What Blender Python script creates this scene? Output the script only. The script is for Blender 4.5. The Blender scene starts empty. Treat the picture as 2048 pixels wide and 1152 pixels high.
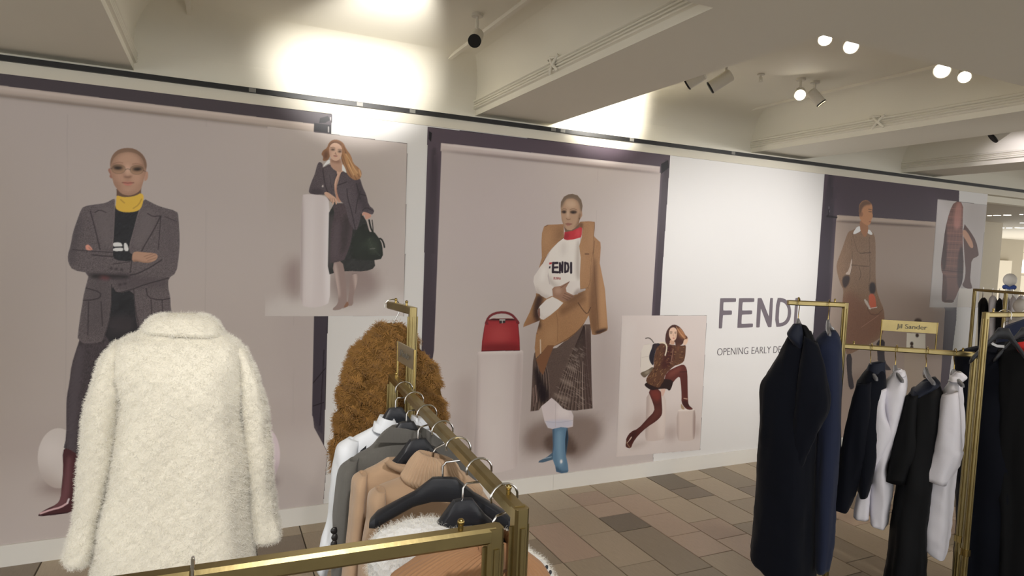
import bpy, bmesh, math, random
import numpy as np
from mathutils import Vector, Matrix

random.seed(7)
rng = np.random.default_rng(7)
SC = bpy.context.scene
COL = SC.collection

# ---------------------------------------------------------------- camera
FPX = 1284.5                                   # focal length in pixels of the 2048 px frame
CAM = np.array([0.0, 0.0, 1.65])
_yaw, _pitch, _roll = [math.radians(a) for a in (25.135, -3.578, 2.329)]
FW = np.array([math.sin(_yaw)*math.cos(_pitch), math.cos(_yaw)*math.cos(_pitch), math.sin(_pitch)])
_r0 = np.array([math.cos(_yaw), -math.sin(_yaw), 0.0])
_u0 = np.cross(_r0, FW)
RT = math.cos(_roll)*_r0 + math.sin(_roll)*_u0
UP = -math.sin(_roll)*_r0 + math.cos(_roll)*_u0
cam_data = bpy.data.cameras.new('camera')
cam_data.sensor_width = 36.0
cam_data.lens = FPX/2048*36.0
cam_data.clip_start = 0.02
cam = bpy.data.objects.new('camera', cam_data)
COL.objects.link(cam)
M = Matrix.Identity(4)
for i in range(3):
    M[i][0], M[i][1], M[i][2], M[i][3] = RT[i], UP[i], -FW[i], CAM[i]
cam.matrix_world = M
SC.camera = cam

# ---------------------------------------------------------------- world, lights, exposure
world = bpy.data.worlds.new('store_ambience')
SC.world = world
world.use_nodes = True
world.node_tree.nodes['Background'].inputs[0].default_value = (1.0, 0.995, 0.985, 1)
world.node_tree.nodes['Background'].inputs[1].default_value = 2.05
SC.view_settings.view_transform = 'Standard'
SC.view_settings.look = 'None'
SC.view_settings.gamma = 1.0
SC.view_settings.use_curve_mapping = False
SC.view_settings.exposure = 0.0

def spot(loc, target, power, size_deg, blend=0.6, color=(1.0, 0.93, 0.84), radius=0.04):
    l = bpy.data.lights.new('spot_light', 'SPOT')
    l.energy = power; l.spot_size = math.radians(size_deg); l.spot_blend = blend
    l.color = color; l.shadow_soft_size = radius
    o = bpy.data.objects.new('spot_light', l); COL.objects.link(o)
    o.location = loc
    d = Vector(target) - Vector(loc)
    o.rotation_euler = d.to_track_quat('-Z', 'Y').to_euler()
    return o

# bay spotlights, plus unseen ones added under the soffit
# to brighten the hoarding, coat and rails
WARM = (1.0, 0.92, 0.82)
COOL = (1.0, 0.97, 0.95)
spot((0.75, 2.30, 2.58), (0.74, 3.86, 2.72), 230, 44, 1.0, (1.0, 0.97, 0.92))
spot((2.46, 3.16, 2.62), (2.42, 3.86, 2.66), 95, 72, 0.9, (1.0, 0.96, 0.88))
spot((4.6, 1.2, 2.44), (3.75, 3.78, 1.45), 270, 56, 0.9, COOL, .10)
spot((1.3, -0.2, 2.44), (2.3, 3.78, 1.0), 110, 52, 0.9, COOL, .12)
spot((-0.4, 0.2, 2.44), (-0.05, 1.9, 1.3), 60, 50, 0.8, (1.0, 0.95, 0.87))
spot((0.2, 0.1, 2.44), (0.55, 1.5, 1.1), 60, 60, 0.9, COOL)
spot((3.3, 0.9, 2.44), (3.5, 2.1, 1.1), 45, 60, 0.9, WARM)
spot((5.3, 2.6, 2.66), (6.55, 3.78, 2.25), 14, 40, 0.8, (0.95, 0.9, 1.0))

# ---------------------------------------------------------------- helpers
def lin(c):
    c = np.asarray(c, float)
    if c.max() > 1.0: c = c/255.0
    return np.where(c <= 0.04045, c/12.92, ((c+0.055)/1.055)**2.4)

def pray(x, y):
    """direction through pixel (x, y) of the 2048x1152 photograph"""
    return (x-1024)*RT - (y-576)*UP + FPX*FW

def on_z(x, y, z):
    d = pray(x, y); return CAM + (z-CAM[2])/d[2]*d

def on_y(x, y, Y):
    d = pray(x, y); return CAM + Y/d[1]*d

def on_plane(x, y, p0, dr):
    """point where the pixel's ray meets the upright plane through p0 along dr"""
    d = pray(x, y); n = np.array([-dr[1], dr[0]])
    return CAM + (n @ (np.array(p0[:2])-CAM[:2]))/(n @ d[:2])*d

def shader(name, color, rough=0.6, metal=0.0, spec=0.5, bump=None, vary=None, emit=None, coat=0.0, sheen=0.0, trans=0.0):
    m = bpy.data.materials.new(name); m.use_nodes = True
    nt = m.node_tree; b = nt.nodes['Principled BSDF']
    c = lin(color)
    b.inputs['Base Color'].default_value = (*c, 1)
    b.inputs['Roughness'].default_value = rough
    b.inputs['Metallic'].default_value = metal
    b.inputs['Specular IOR Level'].default_value = spec
    b.inputs['Coat Weight'].default_value = coat
    b.inputs['Sheen Weight'].default_value = sheen
    b.inputs['Transmission Weight'].default_value = trans
    if emit:
        b.inputs['Emission Color'].default_value = (*lin(emit[0]), 1)
        b.inputs['Emission Strength'].default_value = emit[1]
    tc = None
    def coords():
        return nt.nodes.new('ShaderNodeTexCoord').outputs['Object']
    if vary:            # (scale, amount, stretch)
        n = nt.nodes.new('ShaderNodeTexNoise'); n.inputs['Scale'].default_value = vary[0]
        n.inputs['Detail'].default_value = 4
        mp = nt.nodes.new('ShaderNodeMapping')
        if len(vary) > 2: mp.inputs['Scale'].default_value = vary[2]
        nt.links.new(coords(), mp.inputs[0]); nt.links.new(mp.outputs[0], n.inputs['Vector'])
        mx = nt.nodes.new('ShaderNodeMix'); mx.data_type = 'RGBA'
        a = vary[1]
        mx.inputs['A'].default_value = (*np.clip(c*(1-a), 0, 1), 1)
        mx.inputs['B'].default_value = (*np.clip(c*(1+a), 0, 1), 1)
        nt.links.new(n.outputs['Fac'], mx.inputs['Factor'])
        nt.links.new(mx.outputs['Result'], b.inputs['Base Color'])
    if bump:            # (kind, scale, strength, stretch)
        mp = nt.nodes.new('ShaderNodeMapping')
        if len(bump) > 3: mp.inputs['Scale'].default_value = bump[3]
        nt.links.new(coords(), mp.inputs[0])
        if bump[0] == 'noise':
            n = nt.nodes.new('ShaderNodeTexNoise'); n.inputs['Detail'].default_value = 5; out = n.outputs['Fac']
        elif bump[0] == 'voronoi':
            n = nt.nodes.new('ShaderNodeTexVoronoi'); out = n.outputs['Distance']
        else:
            n = nt.nodes.new('ShaderNodeTexWave'); n.inputs['Distortion'].default_value = 0.6; out = n.outputs['Fac']
        n.inputs['Scale'].default_value = bump[1]
        nt.links.new(mp.outputs[0], n.inputs['Vector'])
        bp = nt.nodes.new('ShaderNodeBump'); bp.inputs['Strength'].default_value = bump[2]
        bp.inputs['Distance'].default_value = 0.004
        nt.links.new(out, bp.inputs['Height']); nt.links.new(bp.outputs[0], b.inputs['Normal'])
    return m

def tag(o, label=None, cat=None, group=None, kind=None):
    if label: o['label'] = label
    if cat: o['category'] = cat
    if group: o['group'] = group
    if kind: o['kind'] = kind
    return o

def empty(name, loc, label=None, cat=None, group=None):
    o = bpy.data.objects.new(name, None); COL.objects.link(o)
    o.location = loc; o.empty_display_size = 0.05
    return tag(o, label, cat, group)

def link(name, me, mat=None, parent=None, smooth=False, loc=None):
    o = bpy.data.objects.new(name, me); COL.objects.link(o)
    if mat is not None and not me.materials:
        me.materials.append(mat)
    if smooth:
        me.polygons.foreach_set('use_smooth', np.ones(len(me.polygons), bool))
    if loc is not None: o.location = loc
    if parent is not None:
        o.parent = parent
        if parent.type == 'EMPTY':
            o.matrix_parent_inverse = Matrix.Translation(parent.location).inverted()
        elif any(abs(v) > 1e-9 for v in parent.location) or parent.parent:
            pi = Matrix.Identity(4)
            q = parent
            mw = Matrix.Translation(q.location)
            pi = mw.inverted()
            if q.parent and q.parent.type == 'EMPTY': pi = Matrix.Translation(q.location).inverted()
            o.matrix_parent_inverse = pi
    return o

class MB:
    """collects shapes into one mesh"""
    def __init__(s): s.v = []; s.f = []
    def add(s, v, f):
        n = len(s.v); s.v += [tuple(map(float, p)) for p in v]
        s.f += [tuple(i+n for i in q) for q in f]; return s
    def box(s, a, b):
        x0, y0, z0 = a; x1, y1, z1 = b
        return s.add([(x0,y0,z0),(x1,y0,z0),(x1,y1,z0),(x0,y1,z0),(x0,y0,z1),(x1,y0,z1),(x1,y1,z1),(x0,y1,z1)],
              [(0,3,2,1),(4,5,6,7),(0,1,5,4),(1,2,6,5),(2,3,7,6),(3,0,4,7)])
    def bar(s, p, q, w, h=None, bevel=0.18, up=(0,0,1)):
        """rectangular tube with chamfered edges from p to q"""
        p = Vector(p); q = Vector(q); h = h or w
        d = (q-p).normalized(); upv = Vector(up)
        if abs(d.dot(upv)) > 0.95: upv = Vector((1, 0, 0))
        a = d.cross(upv).normalized(); b = a.cross(d).normalized()
        c = bevel*min(w, h); W = w/2; Hh = h/2
        pts = [(W-c,-Hh),(W,-Hh+c),(W,Hh-c),(W-c,Hh),(-W+c,Hh),(-W,Hh-c),(-W,-Hh+c),(-W+c,-Hh)]
        v = [p+a*x+b*y for x, y in pts]+[q+a*x+b*y for x, y in pts]
        f = [(i, (i+1) % 8, (i+1) % 8+8, i+8) for i in range(8)]+[tuple(range(7,-1,-1)), tuple(range(8,16))]
        return s.add(v, f)
    def tube(s, pts, r, n=8, cap=True):
        pts = [Vector(p) for p in pts]; k = len(pts)
        rs = r if hasattr(r, '__len__') else [r]*k
        v = []; prev = None
        for i, p in enumerate(pts):
            d = (pts[min(i+1, k-1)]-pts[max(i-1, 0)]).normalized()
            if prev is None:
                t = Vector((0,0,1)) if abs(d.z) < 0.9 else Vector((1,0,0))
                a = d.cross(t).normalized()
            else:
                a = (prev-d*prev.dot(d)).normalized()
            prev = a; b = d.cross(a)
            v += [p+(a*math.cos(j*2*math.pi/n)+b*math.sin(j*2*math.pi/n))*rs[i] for j in range(n)]
        f = [(i*n+j, i*n+(j+1) % n, (i+1)*n+(j+1) % n, (i+1)*n+j) for i in range(k-1) for j in range(n)]
        if cap: f += [tuple(range(n-1,-1,-1)), tuple(range((k-1)*n, k*n))]
        return s.add(v, f)
    def prism(s, pts2, p0, ax, ay, depth):
        """polygon in the plane p0+ax*u+ay*v, thickened by the vector depth"""
        p0, ax, ay, dv = map(Vector, (p0, ax, ay, depth)); n = len(pts2)
        a = [p0+ax*u+ay*w for u, w in pts2]
        return s.add(a+[p+dv for p in a], [tuple(range(n-1,-1,-1)), tuple(range(n, 2*n))]+[(i, (i+1) % n, (i+1) % n+n, i+n) for i in range(n)])
    def sphere(s, c, r, n=16, m=10, sx=1, sy=1, sz=1):
        v = [(c[0]+r*sx*math.sin(math.pi*i/m)*math.cos(2*math.pi*j/n), c[1]+r*sy*math.sin(math.pi*i/m)*math.sin(2*math.pi*j/n), c[2]+r*sz*math.cos(math.pi*i/m)) for i in range(m+1) for j in range(n)]
        return s.add(v, [(i*n+j, (i+1)*n+j, (i+1)*n+(j+1) % n, i*n+(j+1) % n) for i in range(m) for j in range(n)])
    def mesh(s, name='mesh'):
        me = bpy.data.meshes.new(name); me.from_pydata(s.v, [], s.f); me.update(); return me
    def make(s, name, mat, parent=None, smooth=False):
        me = s.mesh(name)
        bm = bmesh.new(); bm.from_mesh(me)
        bmesh.ops.recalc_face_normals(bm, faces=bm.faces); bm.to_mesh(me); bm.free()
        o = link(name, me, mat, parent)
        if smooth:
            me.polygons.foreach_set('use_smooth', np.ones(len(me.polygons), bool))
            me.set_sharp_from_angle(angle=math.radians(38))
        return o
# ================================================================ THE SETTING
M_plaster = shader('cream_plaster', (232, 227, 212), 0.75, spec=0.2, vary=(1.3, 0.03))
M_header = shader('cream_paint', (222, 216, 200), 0.6, spec=0.3)
M_hoard = shader('white_laminate', (232, 230, 228), 0.42, spec=0.4, bump=('noise', 9, 0.05))
M_base = shader('white_gloss_skirting', (236, 233, 226), 0.35, spec=0.5)
M_black = shader('black_track', (14, 12, 12), 0.45)
M_joint = shader('grey_coupler', (120, 118, 112), 0.4)
M_grout = shader('dark_grout', (88, 78, 66), 0.9)

WY, HY, ZS, ZC, BY = 3.86, 3.78, 2.475, 2.77, 1.72     # wall, hoarding, soffit, ceiling, cross beam edge

fl = MB().box((-7, -5, -0.06), (16, 14, -0.004)).make('floor', M_grout); tag(fl, kind='structure')

# wood-look tiles, laid lengthways towards the hoarding in 245 mm columns
tones = [(176,160,138),(186,170,147),(166,151,130),(190,168,148),(152,138,119),(180,157,138),(124,112,97),(142,128,112)]
M_tile = [shader('wood_look_tile', t, 0.42, spec=0.4, vary=(5, 0.13, (7, 1.3, 1)), bump=('noise', 9, 0.12, (9, 1.4, 1))) for t in tones]
unit = MB()
unit.add([(0,0,-.01),(1,0,-.01),(1,1,-.01),(0,1,-.01),(.012,.006,0),(.988,.006,0),(.988,.994,0),(.012,.994,0)],
         [(4,5,6,7),(0,1,5,4),(1,2,6,5),(2,3,7,6),(3,0,4,7)])
tile_me = unit.mesh('tile')
tile_me.materials.append(M_tile[0])
KNOWN = {  # column index -> joints read off the photograph (distance from the camera side), tones
    2: ([3.657, 3.46, 3.271, 3.055, 2.53, 2.2], [1, 5, 3, 6, 4, 4, 2]),
    1: ([3.46, 3.087, 2.70, 2.3], [1, 0, 0, 2, 4]),
    0: ([3.30, 2.845, 2.4], [2, 5, 2, 4]),
    3: ([3.52, 3.19, 2.90, 2.64, 2.1], [0, 3, 3, 3, 0, 4]),
    4: ([3.38, 3.013, 2.775, 2.4], [1, 1, 5, 3, 2]),
    5: ([3.50, 3.32, 2.9, 2.5], [6, 7, 0, 4, 2]),
    6: ([3.60, 3.2, 2.8], [1, 1, 2, 4]),
}
def place_tile(x, ya, yb, t):
    o = bpy.data.objects.new('tile', tile_me); COL.objects.link(o)
    o.parent = fl; o.location = (x+.0012, ya+.0012, 0); o.scale = (.2426, yb-ya-.0024, 1)
    o.material_slots[0].link = 'OBJECT'; o.material_slots[0].material = M_tile[t]
far = MB(); nt_ = 0
for c in range(-18, 44):
    x = 1.70+0.245*c
    y = HY if x < 6.8 else 9.0
    if c in KNOWN:
        js, tn = KNOWN[c]; js = list(js); tn = list(tn)
    else:
        js = []; yy = y-random.uniform(.12, .42)
        while yy > -0.6:
            js.append(yy); yy -= random.choice((.2, .24, .3, .36, .45, .52))
        tn = [random.choice((0,1,2,3,4,5,5,0,1,7)) for _ in range(len(js)+1)]
    while js[-1] > 1.0 and c in KNOWN:
        js.append(js[-1]-random.choice((.3,.4,.5))); tn.append(random.choice((0,2,4,7)))
    edges = [y]+js+[max(js[-1]-.4, -1.0)]
    for k in range(len(edges)-1):
        yb, ya = edges[k], edges[k+1]
        if ya >= yb: continue
        t = tn[k % len(tn)]
        if -1.2 < x < 5.3 and yb > 1.35 and yb <= HY+.01 and not (x < .3 and yb < 2.9) and nt_ < 290:
            place_tile(x, ya, yb, t); nt_ += 1
        else:
            far.add([(x+.002,ya+.002,0),(x+.243,ya+.002,0),(x+.243,yb-.002,0),(x+.002,yb-.002,0)], [(0,1,2,3)])
fo = far.make('floor_tiles', M_tile[2], fl); tag(fo, kind='stuff')

# hoarding with its skirting and header
wb = MB().box((-7, HY, 0), (6.87, HY+.06, 2.362)).make('wall_back', M_hoard); tag(wb, kind='structure')
o = MB().box((-7, HY-.012, 0), (-0.3, HY-.001, .108)).box((-.2985, HY-.012, 0), (2.140, HY-.001, .108)).box((2.1415, HY-.012, 0), (6.87, HY-.001, .108)).make('baseboard_back', M_base); tag(o, kind='structure')
o = MB().box((-7, HY-.004, 2.3625), (16, HY+.075, 2.4195)).make('trim_1', M_header); tag(o, kind='structure')
o = MB().box((-7, HY-.02, 2.420), (16, HY+.02, 2.446)).make('trim_2', M_black); tag(o, kind='structure')
for xx in (0.17, 0.74, 1.05, 2.0, 2.07, 2.62, 3.55):
    MB().box((xx, HY-.0215, 2.4225), (xx+.035, HY-.0202, 2.4435)).make('track_coupler', M_joint, o)
o = MB().box((-7, WY, 2.30), (16, WY+.08, 3.0)).make('wall_upper', M_plaster); tag(o, kind='structure')
o = MB().box((-7, BY-.1, ZC), (16, WY, ZC+.12)).make('ceiling', M_plaster); tag(o, kind='structure')
o = MB().box((-7, -5, ZS), (16, BY, ZC+.12)).make('ceiling_soffit', M_plaster); tag(o, kind='structure')

def beam_profile(x0, x1):
    """cross-section of a downstand beam: moulded band low on both sides, cove to the ceiling"""
    z0 = ZS
    L = [(0, z0), (0, z0+.034), (-.004, z0+.036)]
    for zc in (z0+.043, z0+.058, z0+.073):
        for k in range(5):
            a = -math.pi/2+math.pi*k/4
            L.append((-.006-.010*math.cos(a), zc+.0062*math.sin(a)))
    L += [(-.014, z0+.081), (-.018, z0+.085), (-.018, z0+.092), (-.003, z0+.097), (0, z0+.10)]
    zc0 = z0+.14; R = ZC-zc0
    for k in range(9):
        a = math.pi/2*k/8
        L.append((-R*(1-math.cos(a))*0.75, zc0+R*math.sin(a)))
    left = [(x0+a, b) for a, b in L]
    right = [(x1-a, b) for a, b in reversed(L)]
    return left+right
cv = [(WY+.01, ZC-.19)]+[(WY-.26*(1-math.cos(t)), ZC-.19+.19*math.sin(t)) for t in np.linspace(0, math.pi/2, 9)]+[(WY+.01, ZC+.01)]
o = MB().prism(cv, (-7, 0, 0), (0, 1, 0), (0, 0, 1), (23, 0, 0)).make('trim_12', M_plaster, smooth=True); tag(o, kind='structure')
M_bead = shader('white_bead', (232, 226, 212), 0.5)
for i, (a, b) in enumerate([(-.95, -.37), (1.505, 2.03), (3.845, 4.40), (5.675, 6.14), (7.9, 8.4), (10, 10.5)]):
    pr = beam_profile(a, b)
    mb = MB(); mb.prism(pr, (0, BY, 0), (1, 0, 0), (0, 0, 1), (0, WY-BY, 0))
    bo = mb.make('trim_%d' % (i+3), M_plaster, smooth=True); tag(bo, kind='structure')
    if i in (1, 2):   # crossed ribbon tied round the moulding
        y = {1: 2.92, 2: 2.93}[i]
        y = on_plane({1: 1108, 2: 1757}[i], {1: 128, 2: 240}[i], (a-.015, 0), (0, 1))[1]
        r_ = MB()
        for sg in (-1, 1):
            r_.tube([(a-.016-.008*math.sin(math.pi*t/6), y+sg*(-.04+.08*t/6), ZS+.03+.075*t/6) for t in range(7)], .008, 8)
            r_.tube([(a-.014, y+.01*sg, ZS+.10), (a-.022, y+.03, ZS+.108), (a-.02, y+.055, ZS+.104), (a-.012, y+.06, ZS+.097)], .006, 6)
        r_.sphere((a-.022, y, ZS+.067), .012)
        r_.make('ribbon_ornament', M_plaster, bo, smooth=True)
for xb in (-.115, 1.27, 3.675):
    o = MB().box((xb-.011, BY-.01, ZC-.018), (xb+.011, WY-.001, ZC+.001)).make('ceiling_bead', M_bead, None); 
    o.parent = bpy.data.objects['ceiling']
# ================================================================ THE PRINTED HOARDING
# The campaign pictures are flat print: they are drawn in metres on the hoarding's plane,
# then turned into meshes of coloured cells, one mesh per printed subject.
AX0, AX1, AZ0, AZ1, RES = -2.2, 6.872, 0.106, 2.365, 0.003
NW, NH = int(round((AX1-AX0)/RES))+1, int(round((AZ1-AZ0)/RES))+1
ART = np.zeros((NH, NW, 3), np.float32)
AID = np.zeros((NH, NW), np.int16)

def to_canvas(pts, zm):
    ox, oy, s = zm
    out = []
    for x, y in pts:
        p = on_y(ox+x/s, oy+y/s, HY)
        out.append(((p[0]-AX0)/RES, (p[2]-AZ0)/RES))
    return np.array(out)

def chaikin(p, n, closed=True):
    for _ in range(n):
        q = np.roll(p, -1, 0) if closed else p[1:]
        a = p if closed else p[:-1]
        r = np.empty((2*len(a), 2)); r[0::2] = a*.75+q*.25; r[1::2] = a*.25+q*.75
        if not closed: r = np.vstack([p[:1], r, p[-1:]])
        p = r
    return p

def raster(P):
    """coverage of polygon P (canvas units), 3x vertical and exact horizontal sampling"""
    x0 = int(max(0, np.floor(P[:,0].min())-1)); x1 = int(min(NW, np.ceil(P[:,0].max())+2))
    y0 = int(max(0, np.floor(P[:,1].min())-1)); y1 = int(min(NH, np.ceil(P[:,1].max())+2))
    if x1 <= x0 or y1 <= y0: return None
    m = np.zeros((y1-y0, x1-x0+1), np.float32)
    Q = np.roll(P, -1, 0)
    SS = 3
    for iy in range(y0, y1):
        for s in range(SS):
            yy = iy+(s+.5)/SS-.5
            c = (P[:,1] <= yy) != (Q[:,1] <= yy)
            if not c.any(): continue
            a = P[c]; b = Q[c]
            xs = np.sort(a[:,0]+(yy-a[:,1])*(b[:,0]-a[:,0])/(b[:,1]-a[:,1])) - x0 + .5
            row = m[iy-y0]
            for k in range(0, len(xs)-1, 2):
                l = min(max(xs[k], 0), x1-x0); r = min(max(xs[k+1], 0), x1-x0)
                if r <= l: continue
                il, ir = int(l), int(r)
                if il == ir: row[il] += (r-l)/SS
                else:
                    row[il] += (il+1-l)/SS; row[il+1:ir] += 1/SS; row[ir] += (r-ir)/SS
    return (slice(y0, y1), slice(x0, x1)), np.clip(m[:, :-1], 0, 1)

def blur(a, r):
    r = int(round(r))
    if r < 1: return a
    for _ in range(2):
        for ax in (0, 1):
            p = [(0, 0), (0, 0)]; p[ax] = (r+1, r)
            c = np.cumsum(np.pad(a, p), axis=ax, dtype=np.float64)
            n = a.shape[ax]
            a = ((np.take(c, range(2*r+1, 2*r+1+n), ax)-np.take(c, range(0, n), ax))/(2*r+1)).astype(np.float32)
    return a

class Pen:
    def __init__(s, zm, gain=(1, 1, 1), rnd=1):
        s.zm = zm; s.gain = np.array(gain, float); s.rnd = rnd; s.clip = None
    def at(s, zm): s.zm = zm; return s
    def col(s, c): return np.clip(lin(c)*s.gain, 0, .95)
    def fill(s, pts, c, id=None, a=1.0, rnd=None, keep=False):
        """solid shape; becomes the clip for shading that follows"""
        P = chaikin(to_canvas(pts, s.zm), s.rnd if rnd is None else rnd)
        r = raster(P)
        if r is None: return s
        w, m = r
        ART[w] += (s.col(c)-ART[w])*(m*a)[..., None]
        if id is not None: AID[w][m > .5] = id
        if not keep: s.clip = (w, m)
        return s
    def _blend(s, w, m, c, a, clip):
        if clip and s.clip is not None:
            cw, cm = s.clip
            full = np.zeros((w[0].stop-w[0].start, w[1].stop-w[1].start), np.float32)
            ya, yb = max(w[0].start, cw[0].start), min(w[0].stop, cw[0].stop)
            xa, xb = max(w[1].start, cw[1].start), min(w[1].stop, cw[1].stop)
            if ya >= yb or xa >= xb: return
            full[ya-w[0].start:yb-w[0].start, xa-w[1].start:xb-w[1].start] = cm[ya-cw[0].start:yb-cw[0].start, xa-cw[1].start:xb-cw[1].start]
            m = m*full
        ART[w] += (s.col(c)-ART[w])*(m*a)[..., None]
    def soft(s, pts, c, a=.6, b=4, clip=True):
        """airbrushed shape of the print"""
        P = chaikin(to_canvas(pts, s.zm), 2)
        r = raster(P)
        if r is None: return s
        if b < 9 and clip: b *= .6; a = min(1, a*1.25)
        w, m = r; k = int(3*b)+1
        y0, y1 = max(0, w[0].start-k), min(NH, w[0].stop+k); x0, x1 = max(0, w[1].start-k), min(NW, w[1].stop+k)
        f = np.zeros((y1-y0, x1-x0), np.float32)
        f[w[0].start-y0:w[0].stop-y0, w[1].start-x0:w[1].stop-x0] = m
        s._blend((slice(y0, y1), slice(x0, x1)), blur(f, b), c, a, clip); return s
    def line(s, pts, width, c, a=1.0, clip=True, closed=False, id=None, rnd=1):
        P = to_canvas(pts, s.zm)
        if len(P) > 2: P = chaikin(P, rnd, closed)
        if closed: P = np.vstack([P, P[:1]])
        h = width/2
        x0 = int(max(0, P[:,0].min()-h-2)); x1 = int(min(NW, P[:,0].max()+h+3))
        y0 = int(max(0, P[:,1].min()-h-2)); y1 = int(min(NH, P[:,1].max()+h+3))
        if x1 <= x0 or y1 <= y0: return s
        X, Y = np.meshgrid(np.arange(x0, x1), np.arange(y0, y1)); D = np.full(X.shape, 1e9)
        for i in range(len(P)-1):
            p, q = P[i], P[i+1]; d = q-p; L = d @ d+1e-9
            t = np.clip(((X-p[0])*d[0]+(Y-p[1])*d[1])/L, 0, 1)
            D = np.minimum(D, np.hypot(X-p[0]-t*d[0], Y-p[1]-t*d[1]))
        m = np.clip(h+.5-D, 0, 1).astype(np.float32)
        w = (slice(y0, y1), slice(x0, x1))
        if id is not None: AID[w][m > .5] = id
        s._blend(w, m, c, a, clip); return s
    def grain(s, amt, sx=1, sy=1, seed=0):
        """woven / mottled texture over the last shape"""
        w, m = s.clip; g = np.random.default_rng(seed)
        h_, w_ = m.shape
        n = g.standard_normal((h_//sy+2, w_//sx+2)).repeat(sy, 0).repeat(sx, 1)[:h_, :w_]
        ART[w] *= (1+amt*(n*m)[..., None]).clip(.3, 2).astype(np.float32); return s

def gain_for(obs, ref):
    return lin(ref)/lin(obs)

PAPER = (205, 194, 190)          # the print's own colour of the studio paper
Z1 = (0, 0, 1)
# ---- ids
IDS = {}
def new_id(name):
    IDS[len(IDS)+1] = name; return len(IDS)

# ======== left mural (tan paper roll, dark surround)
i_lb, i_lr, i_lf, i_lball, i_lball2, i_ls = [new_id(n) for n in ('printed_backdrop', 'printed_paper_roll', 'printed_figure', 'printed_globe', 'printed_globe', 'printed_surround')]
g1 = gain_for((150, 141, 134), PAPER)*.88
p = Pen(Z1, (1, 1, 1), 0)
edgeR = [(663.5, 228), (645, 1030)]
p.fill([(-400, 90), (663.5, 229), (662, 268), (655, 632), (644, 1030), (-400, 1220)], (84, 76, 82), i_ls)
# paper sheet
p.fill([(-400, 140), (627, 262), (628, 640), (624, 820), (628, 855), (655, 905), (644, 1030), (-400, 1220)], PAPER, i_lb)
p.soft([(-400, 200), (100, 230), (60, 1000), (-400, 1100)], (186, 172, 160), .5, 60)
p.soft([(560, 500), (640, 500), (640, 850), (600, 880), (560, 700)], (192, 180, 178), .5, 18)
p.soft([(-300, 880), (640, 800), (640, 870), (-300, 960)], (190, 176, 172), .45, 20)
for x in (135, 413, 590):
    p.line([(x, 230), (x-4, 850)], 1.2, (192, 181, 178), .6)
# tripod bits in the dark slit on the right
p.fill([(628, 632), (656, 632), (645, 868), (636, 860), (624, 830)], (70, 62, 72), i_ls)
p.line([(626, 766), (652, 735)], 1.6, (30, 26, 32)).line([(626, 812), (650, 804)], 1.6, (30, 26, 32)).line([(648, 700), (640, 850)], 1.5, (36, 30, 38))
# roll
p.fill([(-400, 122), (628, 248), (627, 264), (-400, 148)], (207, 192, 182), i_lr)
p.soft([(-400, 141), (627, 261), (627, 266), (-400, 149)], (120, 105, 95), .8, 1.5, False)
p.soft([(-400, 125), (627, 249), (627, 253), (-400, 131)], (222, 208, 200), .8, 1.5)
p.fill([(628, 246), (662, 250), (662, 267), (628, 262)], (40, 38, 44), i_ls)
p.fill([(640, 236), (656, 232), (661, 240), (650, 246), (638, 246)], (24, 22, 28), i_ls)
p.line([(657, 254), (657, 264)], 1.8, (190, 185, 185), clip=False).line([(661, 235), (661, 240)], 1.6, (190, 185, 185), clip=False)
# globes
F1b = (0, 560, 1.9457)
p = Pen(F1b, g1, 2)
def ellipse(cx, cy, rx, ry, n=20, rot=0):
    c, s = math.cos(rot), math.sin(rot)
    return [(cx+rx*math.cos(t)*c-ry*math.sin(t)*s, cy+rx*math.cos(t)*s+ry*math.sin(t)*c) for t in np.linspace(0, 2*math.pi, n, endpoint=False)]
p.soft([(130, 810), (180, 780), (300, 800), (290, 840), (180, 832)], (110, 92, 84), .8, 9, False)
p.fill(ellipse(228, 693, 82, 118), (176, 168, 160), i_lball).soft([(150, 720), (200, 800), (320, 810), (320, 860), (130, 840), (120, 700)], (118, 100, 90), .75, 14).soft(ellipse(200, 660, 40, 60), (192, 184, 178), .7, 14)
p.soft([(1050, 760), (1085, 775), (1080, 800), (1050, 800)], (96, 78, 76), .8, 6, False)
p.fill(ellipse(1030, 680, 60, 108), (182, 168, 168), i_lball2).soft([(1030, 740), (1100, 700), (1100, 800), (1020, 800)], (140, 124, 124), .7, 12)

# ---- left figure: bald model in dark tweed jacket, arms folded
F1t, F1h = (80, 270, 2.88), (200, 280, 7.2)
TW = (86, 78, 78)
p = Pen(F1b, g1)
p.fill([(330, 170), (560, 165), (600, 360), (560, 560), (420, 640), (330, 700), (245, 665), (258, 610), (258, 500), (260, 450), (270, 400), (278, 330), (300, 260)], (62, 55, 57), i_lf).grain(.16, 1, 2, 1)
p.soft([(268, 430), (300, 260), (330, 260), (300, 500), (290, 680), (262, 680)], (76, 69, 72), .6, 5)
p.soft([(380, 300), (420, 300), (400, 640), (330, 690)], (46, 40, 42), .7, 6)
# boot
p.fill([(243, 662), (262, 652), (320, 690), (340, 760), (330, 860), (296, 880), (276, 905), (215, 914), (152, 920), (148, 912), (175, 893), (222, 872), (236, 850), (240, 800), (246, 740)], (62, 34, 36), i_lf)
p.soft([(262, 680), (280, 690), (270, 850), (246, 880), (190, 895), (240, 850)], (96, 62, 64), .7, 4)
p.line([(158, 908), (200, 893), (235, 885), (262, 868)], 3, (196, 160, 158), .8).line([(262, 868), (268, 852)], 2.5, (210, 180, 178), .8)
p.line([(150, 917), (215, 911), (280, 904)], 2.5, (38, 20, 22), .8)
p.at(F1t)
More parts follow.
